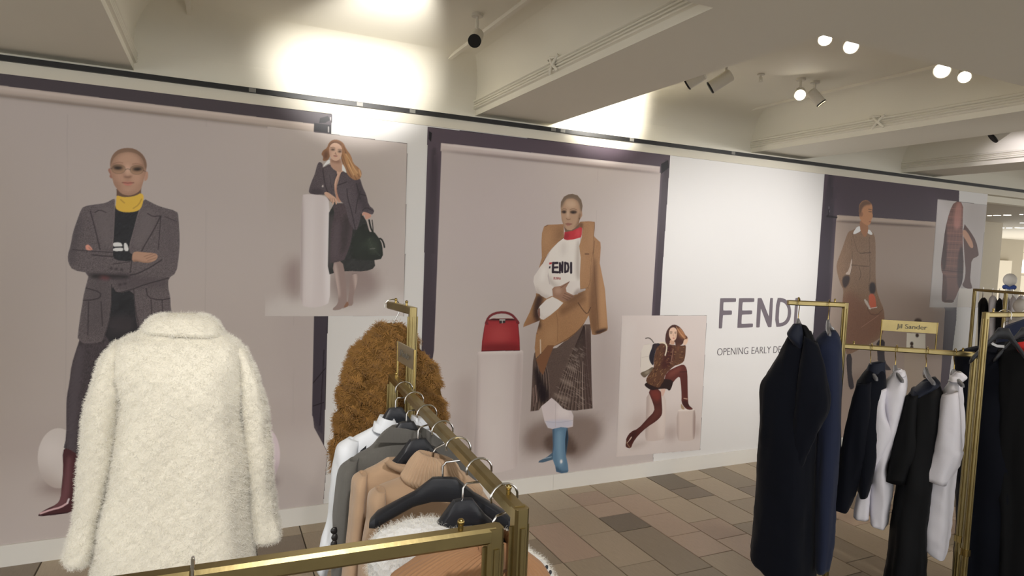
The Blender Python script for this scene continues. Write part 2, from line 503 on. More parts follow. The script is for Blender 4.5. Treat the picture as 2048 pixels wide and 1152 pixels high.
# jumper
p.fill([(436, 380), (600, 380), (620, 700), (640, 1200), (330, 1200), (400, 860), (420, 500)], (40, 38, 40), i_lf)
p.fill([(430, 430), (580, 425), (560, 560), (520, 680), (560, 900), (540, 1152), (380, 1152), (410, 900), (420, 680)], (36, 36, 38), i_lf).grain(.12, 1, 1, 2)
p.soft([(390, 1040), (560, 1040), (560, 1160), (380, 1160)], (56, 50, 52), .6, 8)
# lettering glimpsed under the lapels
for q in ([(420, 620), (462, 618), (474, 632), (474, 646), (440, 648), (422, 640)], [(420, 652), (480, 648), (486, 668), (420, 669)], [(484, 668), (482, 622), (500, 622), (514, 668)]):
    p.fill(q, (205, 200, 205), i_lf)
p.line([(424, 646), (476, 645)], 2.2, (30, 30, 34), clip=False).line([(482, 668), (480, 630)], 1.6, (30, 30, 34), clip=False)
# jacket
p.fill([(250, 410), (330, 398), (380, 392), (428, 364), (434, 380), (428, 520), (418, 690), (430, 720), (520, 730), (600, 700), (520, 690), (512, 640), (536, 560), (566, 440), (596, 364), (640, 388), (690, 412), (790, 438), (798, 470), (806, 610), (800, 700), (786, 795), (740, 824), (738, 876), (752, 940), (752, 990), (764, 1040), (770, 1100), (790, 1200), (600, 1200), (560, 1100), (545, 990), (540, 890), (445, 915), (412, 860), (412, 980), (396, 1090), (376, 1152), (350, 1200), (214, 1200), (226, 1080), (246, 960), (250, 930), (262, 880), (284, 794), (190, 780), (162, 735), (160, 690), (176, 640), (190, 560), (218, 480), (232, 440)], TW, i_lf).grain(.17, 1, 1, 3)
jc = p.clip
p.soft([(160, 690), (190, 560), (225, 460), (250, 480), (210, 640), (200, 740), (180, 770)], (66, 60, 62), .6, 6)
p.soft([(300, 440), (420, 380), (425, 640), (360, 640)], (96, 88, 87), .55, 7)
p.soft([(600, 400), (690, 470), (600, 640), (530, 650), (560, 500)], (96, 88, 87), .55, 7)
p.soft([(700, 440), (790, 450), (800, 600), (770, 740), (700, 700), (720, 560)], (80, 72, 73), .5, 10)
p.soft([(280, 800), (420, 800), (410, 880), (400, 1100), (340, 1152), (240, 1152)], (72, 65, 66), .6, 9)
p.soft([(420, 780), (530, 800), (700, 830), (740, 824), (740, 880), (560, 880), (450, 905)], (70, 62, 64), .55, 6)
p.soft([(285, 795), (420, 800), (520, 806), (520, 826), (420, 830), (290, 830)], (40, 36, 37), .85, 4)
p.soft([(240, 790), (330, 800), (380, 812), (300, 812)], (44, 40, 41), .6, 3)
for q, w_ in (([(290, 440), (318, 540), (346, 660)], 1.8), ([(316, 446), (344, 430), (380, 446)], 1.6), ([(694, 468), (660, 540), (600, 640), (586, 668)], 2), ([(620, 452), (650, 470), (690, 466)], 1.8), ([(695, 470), (690, 560), (680, 660)], 1.4),
              ([(300, 690), (400, 700), (520, 700)], 2.2), ([(700, 720), (640, 760), (560, 800), (520, 806)], 2.2), ([(420, 744), (520, 730)], 1.5), ([(720, 470), (790, 500)], 1.2),
              ([(262, 880), (350, 905), (348, 938), (300, 950), (250, 952)], 2), ([(612, 885), (620, 936), (690, 952), (752, 940)], 2), ([(280, 960), (276, 1152)], 1.6), ([(352, 960), (360, 1100)], 1.6), ([(640, 950), (650, 1152)], 1.6), ([(704, 950), (708, 1100)], 1.4), ([(412, 862), (412, 980), (396, 1090), (370, 1160)], 1.6), ([(540, 890), (548, 1000), (580, 1152)], 1.6),
              ([(530, 715), (520, 790)], 1.8), ([(440, 912), (530, 890), (600, 862), (740, 824)], 2), ([(190, 660), (280, 668), (420, 676)], 1.6)):
    p.line(q, w_, (40, 35, 37), .75)
for q in ([(430, 366), (428, 520), (418, 640)], [(594, 368), (560, 470), (532, 570), (514, 650)]):
    p.line(q, 1.4, (118, 108, 105), .5)
for q in ((410, 768), (440, 772), (470, 775), (460, 862), (490, 856)):
    p.soft(ellipse(*q, 9, 6), (34, 30, 32), .8, 1)
p.soft([(340, 812), (400, 818), (400, 836), (350, 830)], (110, 60, 62), .5, 3)
# hands
SK, SKD, SKL = (158, 124, 102), (112, 82, 66), (184, 152, 130)
p.fill([(530, 730), (532, 684), (548, 670), (600, 676), (660, 680), (678, 690), (676, 712), (656, 728), (610, 740), (570, 728)], SK, i_lf)
for q in ([(612, 712), (668, 690)], [(620, 724), (668, 708)], [(600, 700), (650, 684)]): p.line(q, 1.2, SKD, .6)
p.soft([(530, 735), (540, 715), (600, 735), (660, 728), (620, 748)], SKD, .7, 2)
p.fill([(264, 634), (280, 630), (300, 652), (304, 664), (268, 664), (262, 648)], (186, 130, 112), i_lf).line([(282, 648), (296, 662)], 1.2, SKD, .6)
# neck, roll neck
p.at(F1h)
p.fill([(232, 700), (240, 740), (236, 830), (600, 830), (590, 740), (600, 660), (400, 640)], (92, 70, 58), i_lf)
p.fill([(236, 806), (260, 800), (330, 822), (420, 822), (520, 802), (590, 760), (632, 800), (624, 880), (590, 990), (520, 1030), (400, 1044), (290, 1030), (222, 982), (232, 900)], (196, 158, 62), i_lf)
p.soft([(250, 840), (330, 900), (300, 980), (230, 960)], (160, 118, 50), .7, 16).soft([(480, 840), (590, 790), (560, 900), (480, 990)], (212, 178, 84), .7, 16)
p.line([(300, 860), (350, 905)], 2, (150, 110, 50), .7).line([(600, 850), (560, 930), (480, 985)], 2, (150, 110, 50), .6)
# head
p.fill([(150, 500), (118, 450), (120, 415), (140, 405), (170, 430), (190, 560), (150, 548), (132, 520)], (140, 100, 84), i_lf)
p.fill([(645, 600), (690, 560), (694, 480), (684, 452), (655, 455), (636, 560)], (160, 124, 104), i_lf)
p.fill([(145, 390), (150, 290), (190, 200), (270, 135), (380, 112), (500, 125), (600, 190), (655, 270), (676, 350), (664, 450), (640, 540), (612, 640), (590, 710), (540, 760), (460, 796), (390, 800), (310, 776), (240, 700), (200, 640), (180, 560), (160, 480)], SK, i_lf)
p.soft([(140, 400), (150, 280), (200, 190), (280, 120), (400, 100), (520, 115), (620, 180), (690, 320), (680, 480), (640, 440), (620, 300), (540, 190), (400, 150), (260, 190), (190, 280), (170, 400)], (96, 76, 60), .8, 7)
p.soft([(150, 420), (190, 440), (230, 600), (300, 720), (250, 740), (180, 640)], (112, 80, 64), .7, 8)
p.soft([(640, 440), (600, 620), (560, 720), (640, 720), (690, 500)], (116, 86, 70), .6, 8)
p.soft([(330, 200), (480, 200), (500, 300), (400, 330), (320, 290)], (186, 156, 132), .8, 12)
p.soft([(370, 350), (420, 350), (440, 500), (370, 500)], (190, 160, 138), .7, 5)
p.soft([(210, 480), (330, 480), (330, 580), (240, 600)], (172, 134, 112), .6, 8).soft([(470, 500), (590, 500), (580, 620), (500, 620)], (178, 142, 120), .6, 8)
p.soft([(340, 690), (470, 690), (450, 750), (360, 750)], (176, 142, 122), .6, 8)
p.soft([(240, 750), (400, 790), (580, 745), (560, 810), (250, 810)], (92, 68, 56), .6, 8)
p.fill([(145, 400), (150, 290), (190, 200), (270, 135), (380, 112), (500, 125), (600, 190), (655, 270), (676, 350), (668, 430), (640, 380), (625, 290), (560, 215), (470, 178), (380, 172), (270, 195), (200, 260), (170, 330)], (92, 72, 56), None, .5, keep=True)
# glasses and eyes
for cx, cy, rx in ((268, 420, 98), (530, 430, 96)):
    p.fill(ellipse(cx, cy, rx, 66), (140, 112, 84), None, .55, keep=True)
    p.line(ellipse(cx, cy, rx, 66), 1.1, (88, 72, 56), .5, closed=True)
for cx, cy, s_ in ((258, 400, 1), (540, 418, -1)):
    p.soft(ellipse(cx, cy-4, 82, 34, rot=.08*s_), (62, 50, 42), .9, 3)
    p.soft(ellipse(cx, cy+6, 56, 13), (40, 36, 32), .9, 1.5)
    p.soft(ellipse(cx+2, cy+6, 14, 9), (18, 16, 16), .9, 1)
    p.line([(cx-70, cy-62+8*s_), (cx, cy-82), (cx+70, cy-62-8*s_)], 1.6, (126, 94, 76), .6)
p.line([(366, 430), (395, 412), (436, 428)], 1.4, (96, 80, 70), .7)
p.line([(628, 440), (690, 470)], 1.6, (80, 66, 58), .7).line([(150, 405), (172, 415)], 1.6, (80, 66, 58), .7)
p.soft([(340, 515), (400, 532), (460, 512), (450, 540), (400, 548), (350, 540)], (98, 68, 54), .8, 2)
p.soft([(335, 440), (350, 440), (355, 520), (335, 520)], (132, 98, 80), .6, 4)
p.fill([(325, 612), (360, 598), (395, 604), (440, 598), (482, 616), (450, 650), (400, 662), (355, 650)], (168, 112, 98), None, 1, keep=True)
p.line([(322, 614), (370, 618), (400, 622), (440, 618), (486, 616)], 1.6, (104, 62, 54), .8)
p.soft([(350, 660), (400, 672), (450, 660), (440, 680), (360, 680)], (124, 90, 74), .6, 3)
p.soft([(360, 570), (440, 570), (430, 594), (370, 594)], (140, 106, 88), .5, 3)

# ======== small poster: long-haired model leaning on a column
i_ab, i_af, i_ac = [new_id(n) for n in ('printed_backdrop', 'printed_figure', 'printed_column')]
g2 = gain_for((160, 151, 144), PAPER)
p = Pen(Z1, (1, 1, 1), 0)
p.fill([(535, 253), (814, 287.5), (807, 632.5), (530, 632)], PAPER, i_ab)
p.soft([(535, 253), (814, 287), (810, 480), (532, 440)], (192, 182, 174), .5, 40)
p.soft([(520, 590), (820, 570), (820, 660), (520, 660)], (226, 219, 216), .8, 10)
p.gain = np.array(g2)
p.soft([(560, 540), (602, 500), (602, 606), (580, 600)], (118, 100, 94), .7, 9)
p.soft([(658, 540), (740, 520), (770, 590), (700, 612), (660, 606)], (104, 84, 78), .65, 10)
F2, F2u = (520, 220, 2.679), (600, 270, 5.76)
p.at(F2); p.rnd = 1
p.fill([(220, 455), (260, 450), (340, 458), (376, 480), (376, 890), (374, 1030), (340, 1050), (280, 1060), (214, 1048), (216, 860)], (180, 172, 168), i_ac)
p.soft([(214, 450), (232, 450), (228, 1060), (210, 1060)], (146, 134, 130), .8, 4).soft([(350, 470), (380, 470), (380, 1060), (350, 1060)], (196, 190, 187), .8, 6).soft([(250, 460), (300, 460), (290, 1050), (240, 1050)], (188, 181, 177), .6, 8)
# coat tail and bag arm side
p.fill([(370, 500), (480, 500), (560, 560), (600, 700), (612, 800), (618, 846), (560, 866), (470, 862), (400, 872), (362, 884), (366, 700)], (44, 44, 42), i_af).grain(.1, 1, 1, 4)
p.soft([(366, 560), (400, 560), (396, 800), (362, 880)], (70, 64, 64), .7, 5)
# boots
for q in ([(382, 812), (440, 806), (456, 880), (462, 960), (466, 1054), (445, 1064), (440, 1062), (428, 1070), (392, 1074), (388, 1064), (412, 1044), (420, 1020), (416, 960)], [(482, 880), (528, 872), (514, 950), (498, 1000), (500, 1046), (470, 1052), (466, 1040), (474, 1000), (480, 950)]):
    p.fill(q, (128, 111, 104), i_af)
    p.soft([(q[0][0]+10, 820), (q[0][0]+26, 820), (q[0][0]+48, 1000), (q[0][0]+36, 1010)], (172, 156, 148), .7, 3); p.line([q[0], q[1]], 2.2, (84, 68, 62), .8)
p.soft([(385, 1060), (420, 1040), (448, 1060), (430, 1076), (390, 1076)], (92, 72, 66), .8, 2)
p.fill([(448, 1052), (470, 1020), (476, 1050), (452, 1060)], (120, 88, 70), i_af)
# trousers
p.fill([(386, 500), (470, 500), (500, 600), (490, 700), (455, 800), (440, 808), (378, 822), (376, 800), (380, 640), (400, 560)], (70, 60, 62), i_af).grain(.1, 1, 1, 5)
p.soft([(440, 560), (490, 560), (470, 720), (430, 800)], (52, 46, 46), .7, 6).soft([(400, 600), (430, 600), (410, 800), (385, 800)], (84, 74, 77), .6, 6)
p.at(F2u)
# torso
p.fill([(350, 300), (480, 300), (500, 420), (490, 560), (490, 760), (430, 790), (390, 600), (330, 400)], (176, 146, 126), i_af)
p.soft([(400, 600), (470, 600), (480, 790), (420, 790)], (150, 98, 74), .7, 8)
p.line([(470, 450), (420, 540), (410, 700)], 2, (126, 92, 74), .5)
# coat left
p.fill([(230, 310), (262, 330), (262, 380), (348, 328), (365, 380), (440, 430), (392, 540), (396, 650), (420, 740), (424, 790), (350, 780), (290, 690), (270, 690), (150, 685), (108, 672), (98, 640), (130, 540), (170, 450), (192, 360), (210, 318)], (76, 68, 70), i_af).grain(.13, 1, 1, 6)
p.soft([(100, 640), (180, 600), (270, 640), (270, 690), (110, 680)], (58, 51, 54), .7, 5).soft([(300, 360), (400, 440), (380, 560), (320, 600)], (88, 80, 82), .6, 8)
p.line([(262, 380), (270, 480), (300, 620), (340, 690)], 1.8, (44, 38, 40), .8).line([(440, 430), (392, 540), (396, 650)], 1.8, (40, 34, 36), .8).line([(340, 460), (360, 600)], 1.2, (56, 50, 52), .7)
p.fill([(246, 596), (266, 566), (272, 606)], (168, 160, 154), i_ab)
# coat right
p.fill([(480, 410), (540, 440), (640, 490), (690, 490), (720, 600), (765, 690), (790, 810), (855, 860), (846, 905), (825, 920), (700, 880), (690, 1000), (640, 1120), (560, 1000), (520, 800), (470, 770), (430, 690), (420, 600), (450, 500)], (74, 66, 69), i_af).grain(.13, 1, 1, 7)
p.soft([(440, 560), (540, 540), (600, 800), (600, 1000), (530, 860), (460, 720)], (92, 84, 87), .5, 10)
p.soft([(640, 520), (700, 520), (780, 780), (820, 900), (720, 870), (660, 760)], (56, 50, 53), .6, 7)
for q in ([(480, 420), (420, 560), (420, 620)], [(430, 580), (540, 540)], [(540, 620), (545, 720), (600, 900), (640, 1110)], [(690, 650), (650, 800), (640, 900)], [(690, 680), (760, 700)], [(720, 870), (760, 830), (850, 880)], [(650, 560), (690, 740)]):
    p.line(q, 1.8, (42, 36, 39), .8)
# shirt collar
p.fill([(258, 378), (290, 320), (330, 282), (350, 296), (346, 326), (312, 340)], (206, 200, 196), i_af)
p.fill([(480, 410), (486, 330), (510, 340), (534, 400), (535, 440), (500, 415)], (206, 200, 196), i_af)
p.line([(262, 376), (312, 342), (346, 330)], 1.4, (120, 112, 108), .7, clip=False)
# neck and head, hair
p.fill([(345, 260), (470, 260), (480, 330), (484, 420), (440, 430), (370, 380), (345, 330)], (160, 128, 108), i_af)
p.soft([(350, 280), (460, 290), (470, 330), (360, 310)], (112, 82, 66), .7, 4)
p.fill([(330, 90), (380, 52), (440, 55), (500, 90), (530, 160), (590, 240), (612, 330), (680, 380), (712, 430), (700, 500), (640, 525), (590, 500), (540, 450), (520, 380), (480, 320), (470, 220), (350, 180), (340, 270), (300, 300), (258, 300), (268, 250), (242, 225), (262, 180), (310, 150)], (134, 98, 70), i_af)
p.soft([(500, 180), (590, 260), (620, 380), (700, 450), (640, 500), (560, 400), (520, 300)], (172, 132, 90), .7, 7)
p.soft([(330, 90), (400, 55), (500, 100), (480, 130), (380, 90), (330, 170)], (90, 64, 50), .7, 4)
p.soft([(270, 180), (330, 170), (330, 280), (262, 300)], (82, 60, 50), .7, 5)
for q in ([(500, 130), (560, 280), (600, 420), (650, 510)], [(520, 200), (600, 330), (680, 480)], [(490, 230), (540, 380), (590, 480)], [(470, 240), (500, 330)]): p.line(q, 2, (98, 68, 48), .6)
for q in ([(530, 220), (610, 360), (660, 440)], [(560, 340), (620, 460)], [(680, 400), (700, 470)]): p.line(q, 2, (198, 160, 116), .6)
p.fill([(338, 130), (380, 90), (440, 96), (482, 140), (484, 200), (470, 260), (430, 300), (390, 298), (348, 262), (334, 200)], (182, 152, 130), i_af)
p.soft([(334, 130), (350, 130), (352, 260), (334, 240)], (140, 104, 84), .7, 4)
p.soft(ellipse(378, 168, 26, 13), (78, 58, 50), .85, 2).soft(ellipse(458, 190, 24, 13), (78, 58, 50), .85, 2)
p.soft(ellipse(378, 170, 10, 5), (30, 24, 24), .8, 1).soft(ellipse(458, 192, 9, 5), (30, 24, 24), .8, 1)
p.line([(350, 148), (380, 140), (402, 150)], 1.5, (110, 82, 66), .7).line([(438, 166), (462, 164), (480, 174)], 1.5, (110, 82, 66), .7)
p.line([(408, 205), (402, 218), (418, 222)], 1.6, (132, 98, 80), .8)
p.fill([(384, 238), (404, 232), (430, 240), (420, 252), (396, 252)], (160, 104, 92), None, .9, keep=True)
p.line([(386, 240), (430, 243)], 1.2, (100, 60, 54), .7)
# hands
p.fill([(272, 665), (310, 652), (380, 700), (412, 725), (428, 760), (424, 800), (412, 800), (404, 770), (392, 772), (380, 802), (368, 800), (372, 770), (346, 770), (338, 740), (300, 710)], (176, 144, 122), i_af)
for q in ([(390, 730), (404, 770)], [(368, 730), (372, 772)], [(345, 725), (350, 765)]): p.line(q, 1.3, (120, 90, 74), .7)
p.fill([(722, 890), (740, 885), (800, 905), (826, 930), (800, 960), (760, 972), (745, 960), (750, 915), (730, 930), (710, 925)], (170, 130, 112), i_af)
# bag
p.at(F2)
p.line([(584, 590), (592, 630), (604, 655)], 3.5, (22, 24, 20), clip=False, id=i_af).line([(600, 590), (604, 620), (606, 655)], 2, (30, 30, 28), clip=False, id=i_af)
p.line([(630, 692), (648, 688), (662, 712), (666, 735)], 3.5, (24, 26, 22), clip=False, id=i_af)
p.fill([(590, 655), (608, 648), (640, 690), (655, 720), (660, 796), (610, 806), (560, 802), (500, 800), (480, 780), (490, 700), (520, 640), (560, 600), (580, 640)], (32, 36, 30), i_af)
p.soft([(560, 680), (620, 690), (640, 760), (580, 770)], (48, 54, 44), .7, 6)
p.soft([(500, 640), (540, 620), (560, 780), (500, 790)], (38, 42, 36), .6, 5)
p.line([(584, 690), (600, 740), (640, 780)], 1.5, (60, 64, 54), .6).line([(590, 744), (614, 742)], 2, (90, 92, 84), .7)

# ======== centre mural: camel coat over logo jumper
i_cs, i_cb, i_cr, i_cf, i_cc, i_cg = [new_id(n) for n in ('printed_surround', 'printed_backdrop', 'printed_paper_roll', 'printed_figure', 'printed_column', 'printed_handbag')]
p = Pen(Z1, (1, 1, 1), 0)
p.fill([(855, 254), (1340, 309.5), (1323, 560), (1305, 930), (830, 1030), (843, 690)], (92, 80, 90), i_cs)
p.soft([(855, 290), (882, 300), (860, 1000), (830, 1000)], (62, 52, 60), .6, 4).soft([(1322, 320), (1345, 320), (1310, 920), (1290, 920)], (62, 52, 60), .6, 4)
p.fill([(883, 300), (1321, 346), (1303, 632), (1306, 925), (820, 1022), (868, 700)], PAPER, i_cb)
p.soft([(883, 300), (1120, 330), (1100, 560), (870, 560)], (194, 180, 180), .5, 50)
p.soft([(1000, 880), (1240, 830), (1300, 900), (1000, 1000)], (214, 203, 200), .6, 25)
p.line([(1196, 335), (1190, 500)], 1.2, (190, 178, 176), .7)
g3 = gain_for((186, 175, 172), PAPER)
p.gain = np.array(g3)
p.soft([(1040, 800), (1070, 560), (1075, 900), (1040, 940)], (150, 134, 130), .5, 20)
p.soft([(1180, 600), (1240, 640), (1240, 820), (1190, 880)], (156, 140, 136), .5, 24)
p.soft([(905, 760), (950, 740), (950, 900), (920, 930)], (158, 143, 139), .6, 14)
p.soft([(1042, 860), (1100, 830), (1190, 820), (1215, 870), (1150, 935), (1120, 900), (1050, 915)], (112, 92, 82), .8, 12)
p.soft([(1085, 870), (1135, 860), (1160, 900), (1140, 912), (1090, 905)], (84, 66, 58), .7, 8)
p.gain = np.array((1, 1, 1))
p.fill([(882, 286), (1320, 333), (1319, 347), (881, 302)], (214, 200, 196), i_cr)
p.soft([(881, 298), (1320, 344), (1320, 349), (881, 304)], (126, 108, 104), .8, 1.5, False).soft([(881, 287), (1320, 334), (1320, 338), (881, 291)], (232, 222, 218), .8, 1.5)
p.fill([(1322, 328), (1336, 320), (1338, 335), (1322, 348)], (30, 26, 32), i_cs).fill([(858, 262), (864, 266), (862, 284), (857, 278)], (30, 26, 32), i_cs)
p.gain = np.array(g3)
# column and bag
BG = (940, 610, 3.29)
p.at(BG)
p.fill([(50, 312), (60, 306), (200, 302), (340, 296), (350, 306), (340, 600), (326, 800), (312, 1052), (290, 1075), (200, 1100), (120, 1108), (60, 1095), (30, 1060), (24, 930), (36, 800), (44, 500)], (196, 184, 182), i_cc)
p.soft([(20, 300), (60, 300), (46, 1100), (10, 1100)], (160, 147, 145), .7, 7).soft([(100, 320), (240, 320), (220, 1050), (90, 1050)], (206, 196, 193), .7, 16).soft([(300, 310), (350, 300), (330, 1080), (280, 1080)], (178, 164, 162), .6, 7)
p.soft([(50, 306), (350, 296), (350, 312), (50, 322)], (216, 207, 204), .7, 3)
p.line([(104, 122), (120, 80), (160, 54), (220, 46), (270, 60), (300, 90), (318, 118)], 5.5, (112, 40, 44), clip=False, id=i_cg)
p.fill([(104, 100), (150, 88), (280, 88), (316, 106), (326, 220), (328, 300), (200, 302), (74, 306), (78, 240), (92, 150)], (150, 44, 48), i_cg)
p.soft([(120, 150), (220, 130), (280, 180), (240, 260), (120, 250)], (176, 72, 72), .7, 10).soft([(70, 250), (330, 250), (330, 310), (70, 310)], (112, 30, 34), .7, 6).soft([(100, 92), (320, 92), (320, 104), (100, 104)], (72, 22, 26), .8, 2)
p.line([(140, 94), (290, 94)], 2.5, (40, 20, 22), .9).line([(74, 302), (328, 298)], 2, (70, 18, 22), .9).line([(96, 110), (80, 300)], 1.4, (84, 22, 26), .7).line([(314, 110), (326, 300)], 1.4, (84, 22, 26), .7)
p.fill([(192, 94), (232, 92), (232, 118), (192, 122)], (50, 40, 40), i_cg).line([(196, 98), (228, 98)], 2.5, (190, 186, 182), .9).line([(212, 100), (212, 120)], 1.5, (190, 186, 182), .8)
p.fill([(98, 112), (112, 98), (122, 128), (104, 130)], (110, 36, 40), i_cg).fill([(300, 100), (322, 104), (322, 124), (304, 122)], (110, 36, 40), i_cg)
# figure: legs first
F3u, F3l = (1030, 370, 3.84), (1030, 640, 3.6)
p.at(F3l)
p.fill([(268, 780), (378, 770), (384, 850), (374, 920), (366, 980), (270, 1005), (200, 1026), (168, 1026), (172, 1014), (230, 985), (268, 955), (272, 900)], (76, 98, 118), i_cf)
p.soft([(360, 790), (390, 790), (370, 960), (350, 960)], (40, 52, 66), .8, 4).line([(196, 1000), (240, 990), (262, 985)], 1.6, (170, 190, 206), .7)
p.fill([(284, 770), (372, 765), (360, 860), (362, 960), (380, 1040), (384, 1088), (370, 1104), (340, 1104), (296, 1092), (288, 1050), (280, 1030), (270, 1000), (282, 900)], (92, 122, 148), i_cf)
p.soft([(300, 790), (340, 790), (336, 950), (350, 1050), (320, 1060), (300, 950)], (122, 152, 176), .7, 6).soft([(284, 1040), (340, 1090), (384, 1080), (380, 1110), (290, 1105)], (58, 80, 102), .7, 3)
p.soft(ellipse(332, 1018, 8, 14), (228, 236, 240), .9, 2).line([(272, 900), (276, 960), (262, 985)], 2, (150, 170, 186), .6)
# white underskirt
p.fill([(186, 610), (260, 540), (340, 560), (400, 640), (420, 690), (416, 768), (380, 775), (330, 770), (270, 784), (236, 776), (212, 730), (196, 660)], (206, 194, 196), i_cf)
p.soft([(210, 720), (416, 715), (416, 770), (260, 785), (230, 770)], (190, 188, 202), .7, 4).soft([(300, 600), (400, 650), (400, 700), (290, 700)], (222, 212, 212), .6, 8).line([(292, 600), (290, 770)], 1.5, (176, 164, 166), .6).line([(212, 728), (300, 742), (416, 722)], 1.5, (170, 168, 184), .7)
# pleated check skirt
p.fill([(150, 220), (300, 200), (500, 30), (545, 30), (548, 300), (552, 480), (558, 636), (500, 644), (490, 644), (440, 652), (380, 650), (345, 636), (300, 590), (262, 560), (228, 590), (190, 620), (170, 650), (110, 658), (112, 640), (120, 480), (128, 300), (138, 240)], (92, 76, 70), i_cf).grain(.10, 1, 1, 8)
for i in range(17):
    t = i/16
    ex, ey = 130+425*t, (600 if t < .3 else 560+t*90)
    sx_, sy_ = (490+12*t, 40+30*abs(.5-t)) if t > .28 else (150+60*t/.28, 260)
    p.line([(sx_, sy_), (sx_*.45+ex*.55+(t-.6)*-50, sy_*.5+ey*.5), (ex, 655)], 2.4, (46, 32, 30), .75)
    p.line([(sx_+5, sy_), (sx_*.45+ex*.55+(t-.6)*-50+8, sy_*.5+ey*.5), (ex+9, 655)], 1.5, (142, 124, 114), .45)
rr = random.Random(5)
for i in range(110):
    t = rr.random(); u = rr.uniform(.25, .98)
    x = 490+(250+300*t-490)*u; y = 40+(640-40)*u
    p.line([(x-12, y-7), (x+12, y+7)], 1.1, (176, 158, 148), .35)
for k in (.45, .62, .8):
    p.soft([(490+(230-490)*k, 40+600*k), (490+(380-490)*k, 70+620*k), (490+(380-490)*k, 100+620*k), (490+(225-490)*k, 75+600*k)], (160, 142, 132), .35, 5)
p.soft([(150, 330), (200, 430), (260, 560), (190, 620), (160, 540), (130, 340)], (34, 26, 30), .85, 6)
p.line([(148, 470), (156, 590)], 2.2, (170, 140, 132), .5).line([(130, 490), (136, 620)], 2.2, (150, 122, 116), .5)
p.soft([(490, 60), (550, 60), (558, 640), (500, 640)], (70, 52, 50), .5, 7)
p.line([(488, 300), (484, 480), (490, 640)], 1.6, (190, 170, 160), .5)
# coat skirt part
CM, CMD, CML = (158, 118, 84), (104, 72, 50), (178, 138, 102)
p.at(F3u)
p.fill([(160, 830), (240, 850), (420, 860), (560, 800), (600, 800), (600, 960), (560, 1010), (520, 1080), (450, 1150), (400, 1190), (330, 1225), (250, 1262), (200, 1290), (160, 1332), (150, 1250), (160, 1150), (190, 1040), (62, 1092), (66, 1070), (110, 980), (160, 850)], CM, i_cf).grain(.06, 1, 1, 9)
p.soft([(160, 830), (230, 850), (200, 930), (190, 1040), (210, 1100), (150, 1120), (130, 980)], (62, 42, 36), .85, 7)
p.soft([(62, 1090), (120, 1000), (180, 1060), (170, 1150)], (140, 100, 72), .6, 6).line([(62, 1092), (120, 1120), (170, 1140)], 2, CMD, .8)
p.soft([(330, 950), (430, 900), (540, 840), (560, 880), (420, 970), (350, 1010)], CMD, .55, 8)
p.soft([(230, 1100), (330, 1040), (320, 1200), (220, 1250)], CML, .5, 10)
p.line([(315, 980), (330, 1060), (325, 1200)], 1.5, CMD, .5)
p.line([(600, 960), (520, 1080), (450, 1150), (330, 1225), (200, 1290)], 2, (84, 56, 40), .8)
p.fill([(180, 1320), (196, 1300), (250, 1230), (300, 1230), (260, 1330), (215, 1460), (190, 1430), (160, 1340)], (122, 84, 60), i_cf)
p.line([(194, 1190), (196, 1290)], 3, (206, 190, 170), .8, clip=False)
# right side of coat and hanging sleeve
p.fill([(560, 300), (612, 400), (655, 440), (658, 480), (650, 600), (690, 800), (712, 1100), (706, 1118), (650, 1144), (610, 1152), (590, 1148), (575, 1060), (560, 960), (540, 800), (540, 500)], CM, i_cf).grain(.06, 1, 1, 10)
p.soft([(600, 560), (630, 560), (650, 1150), (590, 1150), (560, 980)], CMD, .6, 7).soft([(655, 500), (700, 900), (712, 1100), (650, 1110), (640, 700)], CML, .5, 8)
p.soft([(610, 1118), (712, 1092), (706, 1122), (620, 1156)], (64, 44, 36), .85, 3)
p.line([(610, 430), (600, 560), (640, 1110)], 1.8, CMD, .7).line([(578, 560), (560, 800)], 1.6, CMD, .6)
p.line([(485, 905), (520, 960), (555, 995), (580, 940)], 2.2, (74, 48, 36), .85, clip=False)
# jumper
JW = (216, 208, 202)
p.fill([(350, 390), (495, 380), (505, 520), (500, 700), (495, 800), (460, 840), (340, 860), (270, 770), (250, 640), (262, 520), (300, 470)], JW, i_cf)
p.soft([(470, 420), (500, 420), (500, 760), (460, 700)], (176, 164, 156), .7, 5).soft([(360, 430), (400, 440), (380, 560), (350, 520)], (196, 186, 180), .6, 8).soft([(255, 680), (300, 760), (360, 770), (300, 790), (256, 740)], (172, 160, 154), .7, 6)
# logo on the jumper
p.fill([(258, 596), (284, 592), (282, 606), (270, 610), (258, 612)], (176, 48, 52), i_cf, rnd=0)
p.fill([(258, 626), (272, 622), (272, 640), (258, 642)], (40, 26, 34), i_cf, rnd=0)
LG = (42, 28, 40)
for q, w_ in (([(292, 600), (290, 668)], 6.2), ([(292, 600), (326, 598)], 5.4), ([(292, 634), (326, 632)], 4.9), ([(292, 668), (330, 670)], 5.4),
              ([(344, 672), (344, 600), (362, 668), (364, 594)], 5.4), ([(384, 598), (384, 668)], 5.7), ([(384, 598), (404, 604), (410, 632), (404, 662), (384, 668)], 5.4), ([(430, 600), (430, 672)], 6.2)):
    p.line(q, w_, LG, 1, clip=False, rnd=0)
for i, q in enumerate(([(298, 724), (298, 708), (306, 710), (300, 716), (308, 724)], [(314, 710), (322, 710), (322, 722), (314, 722), (314, 710)], [(327, 724), (328, 710), (332, 718), (336, 710), (337, 724)], [(342, 724), (345, 710), (349, 724)])):
    p.line(q, 1.5, (150, 50, 52), .95, clip=False, rnd=0)
# red roll neck
p.fill([(375, 400), (380, 360), (440, 350), (490, 315), (515, 322), (512, 380), (505, 402), (450, 418), (400, 424), (374, 416)], (182, 48, 56), i_cf)
p.soft([(374, 370), (420, 360), (410, 420), (370, 420)], (140, 34, 44), .7, 5).soft([(470, 330), (510, 330), (505, 395), (460, 400)], (200, 70, 76), .6, 5)
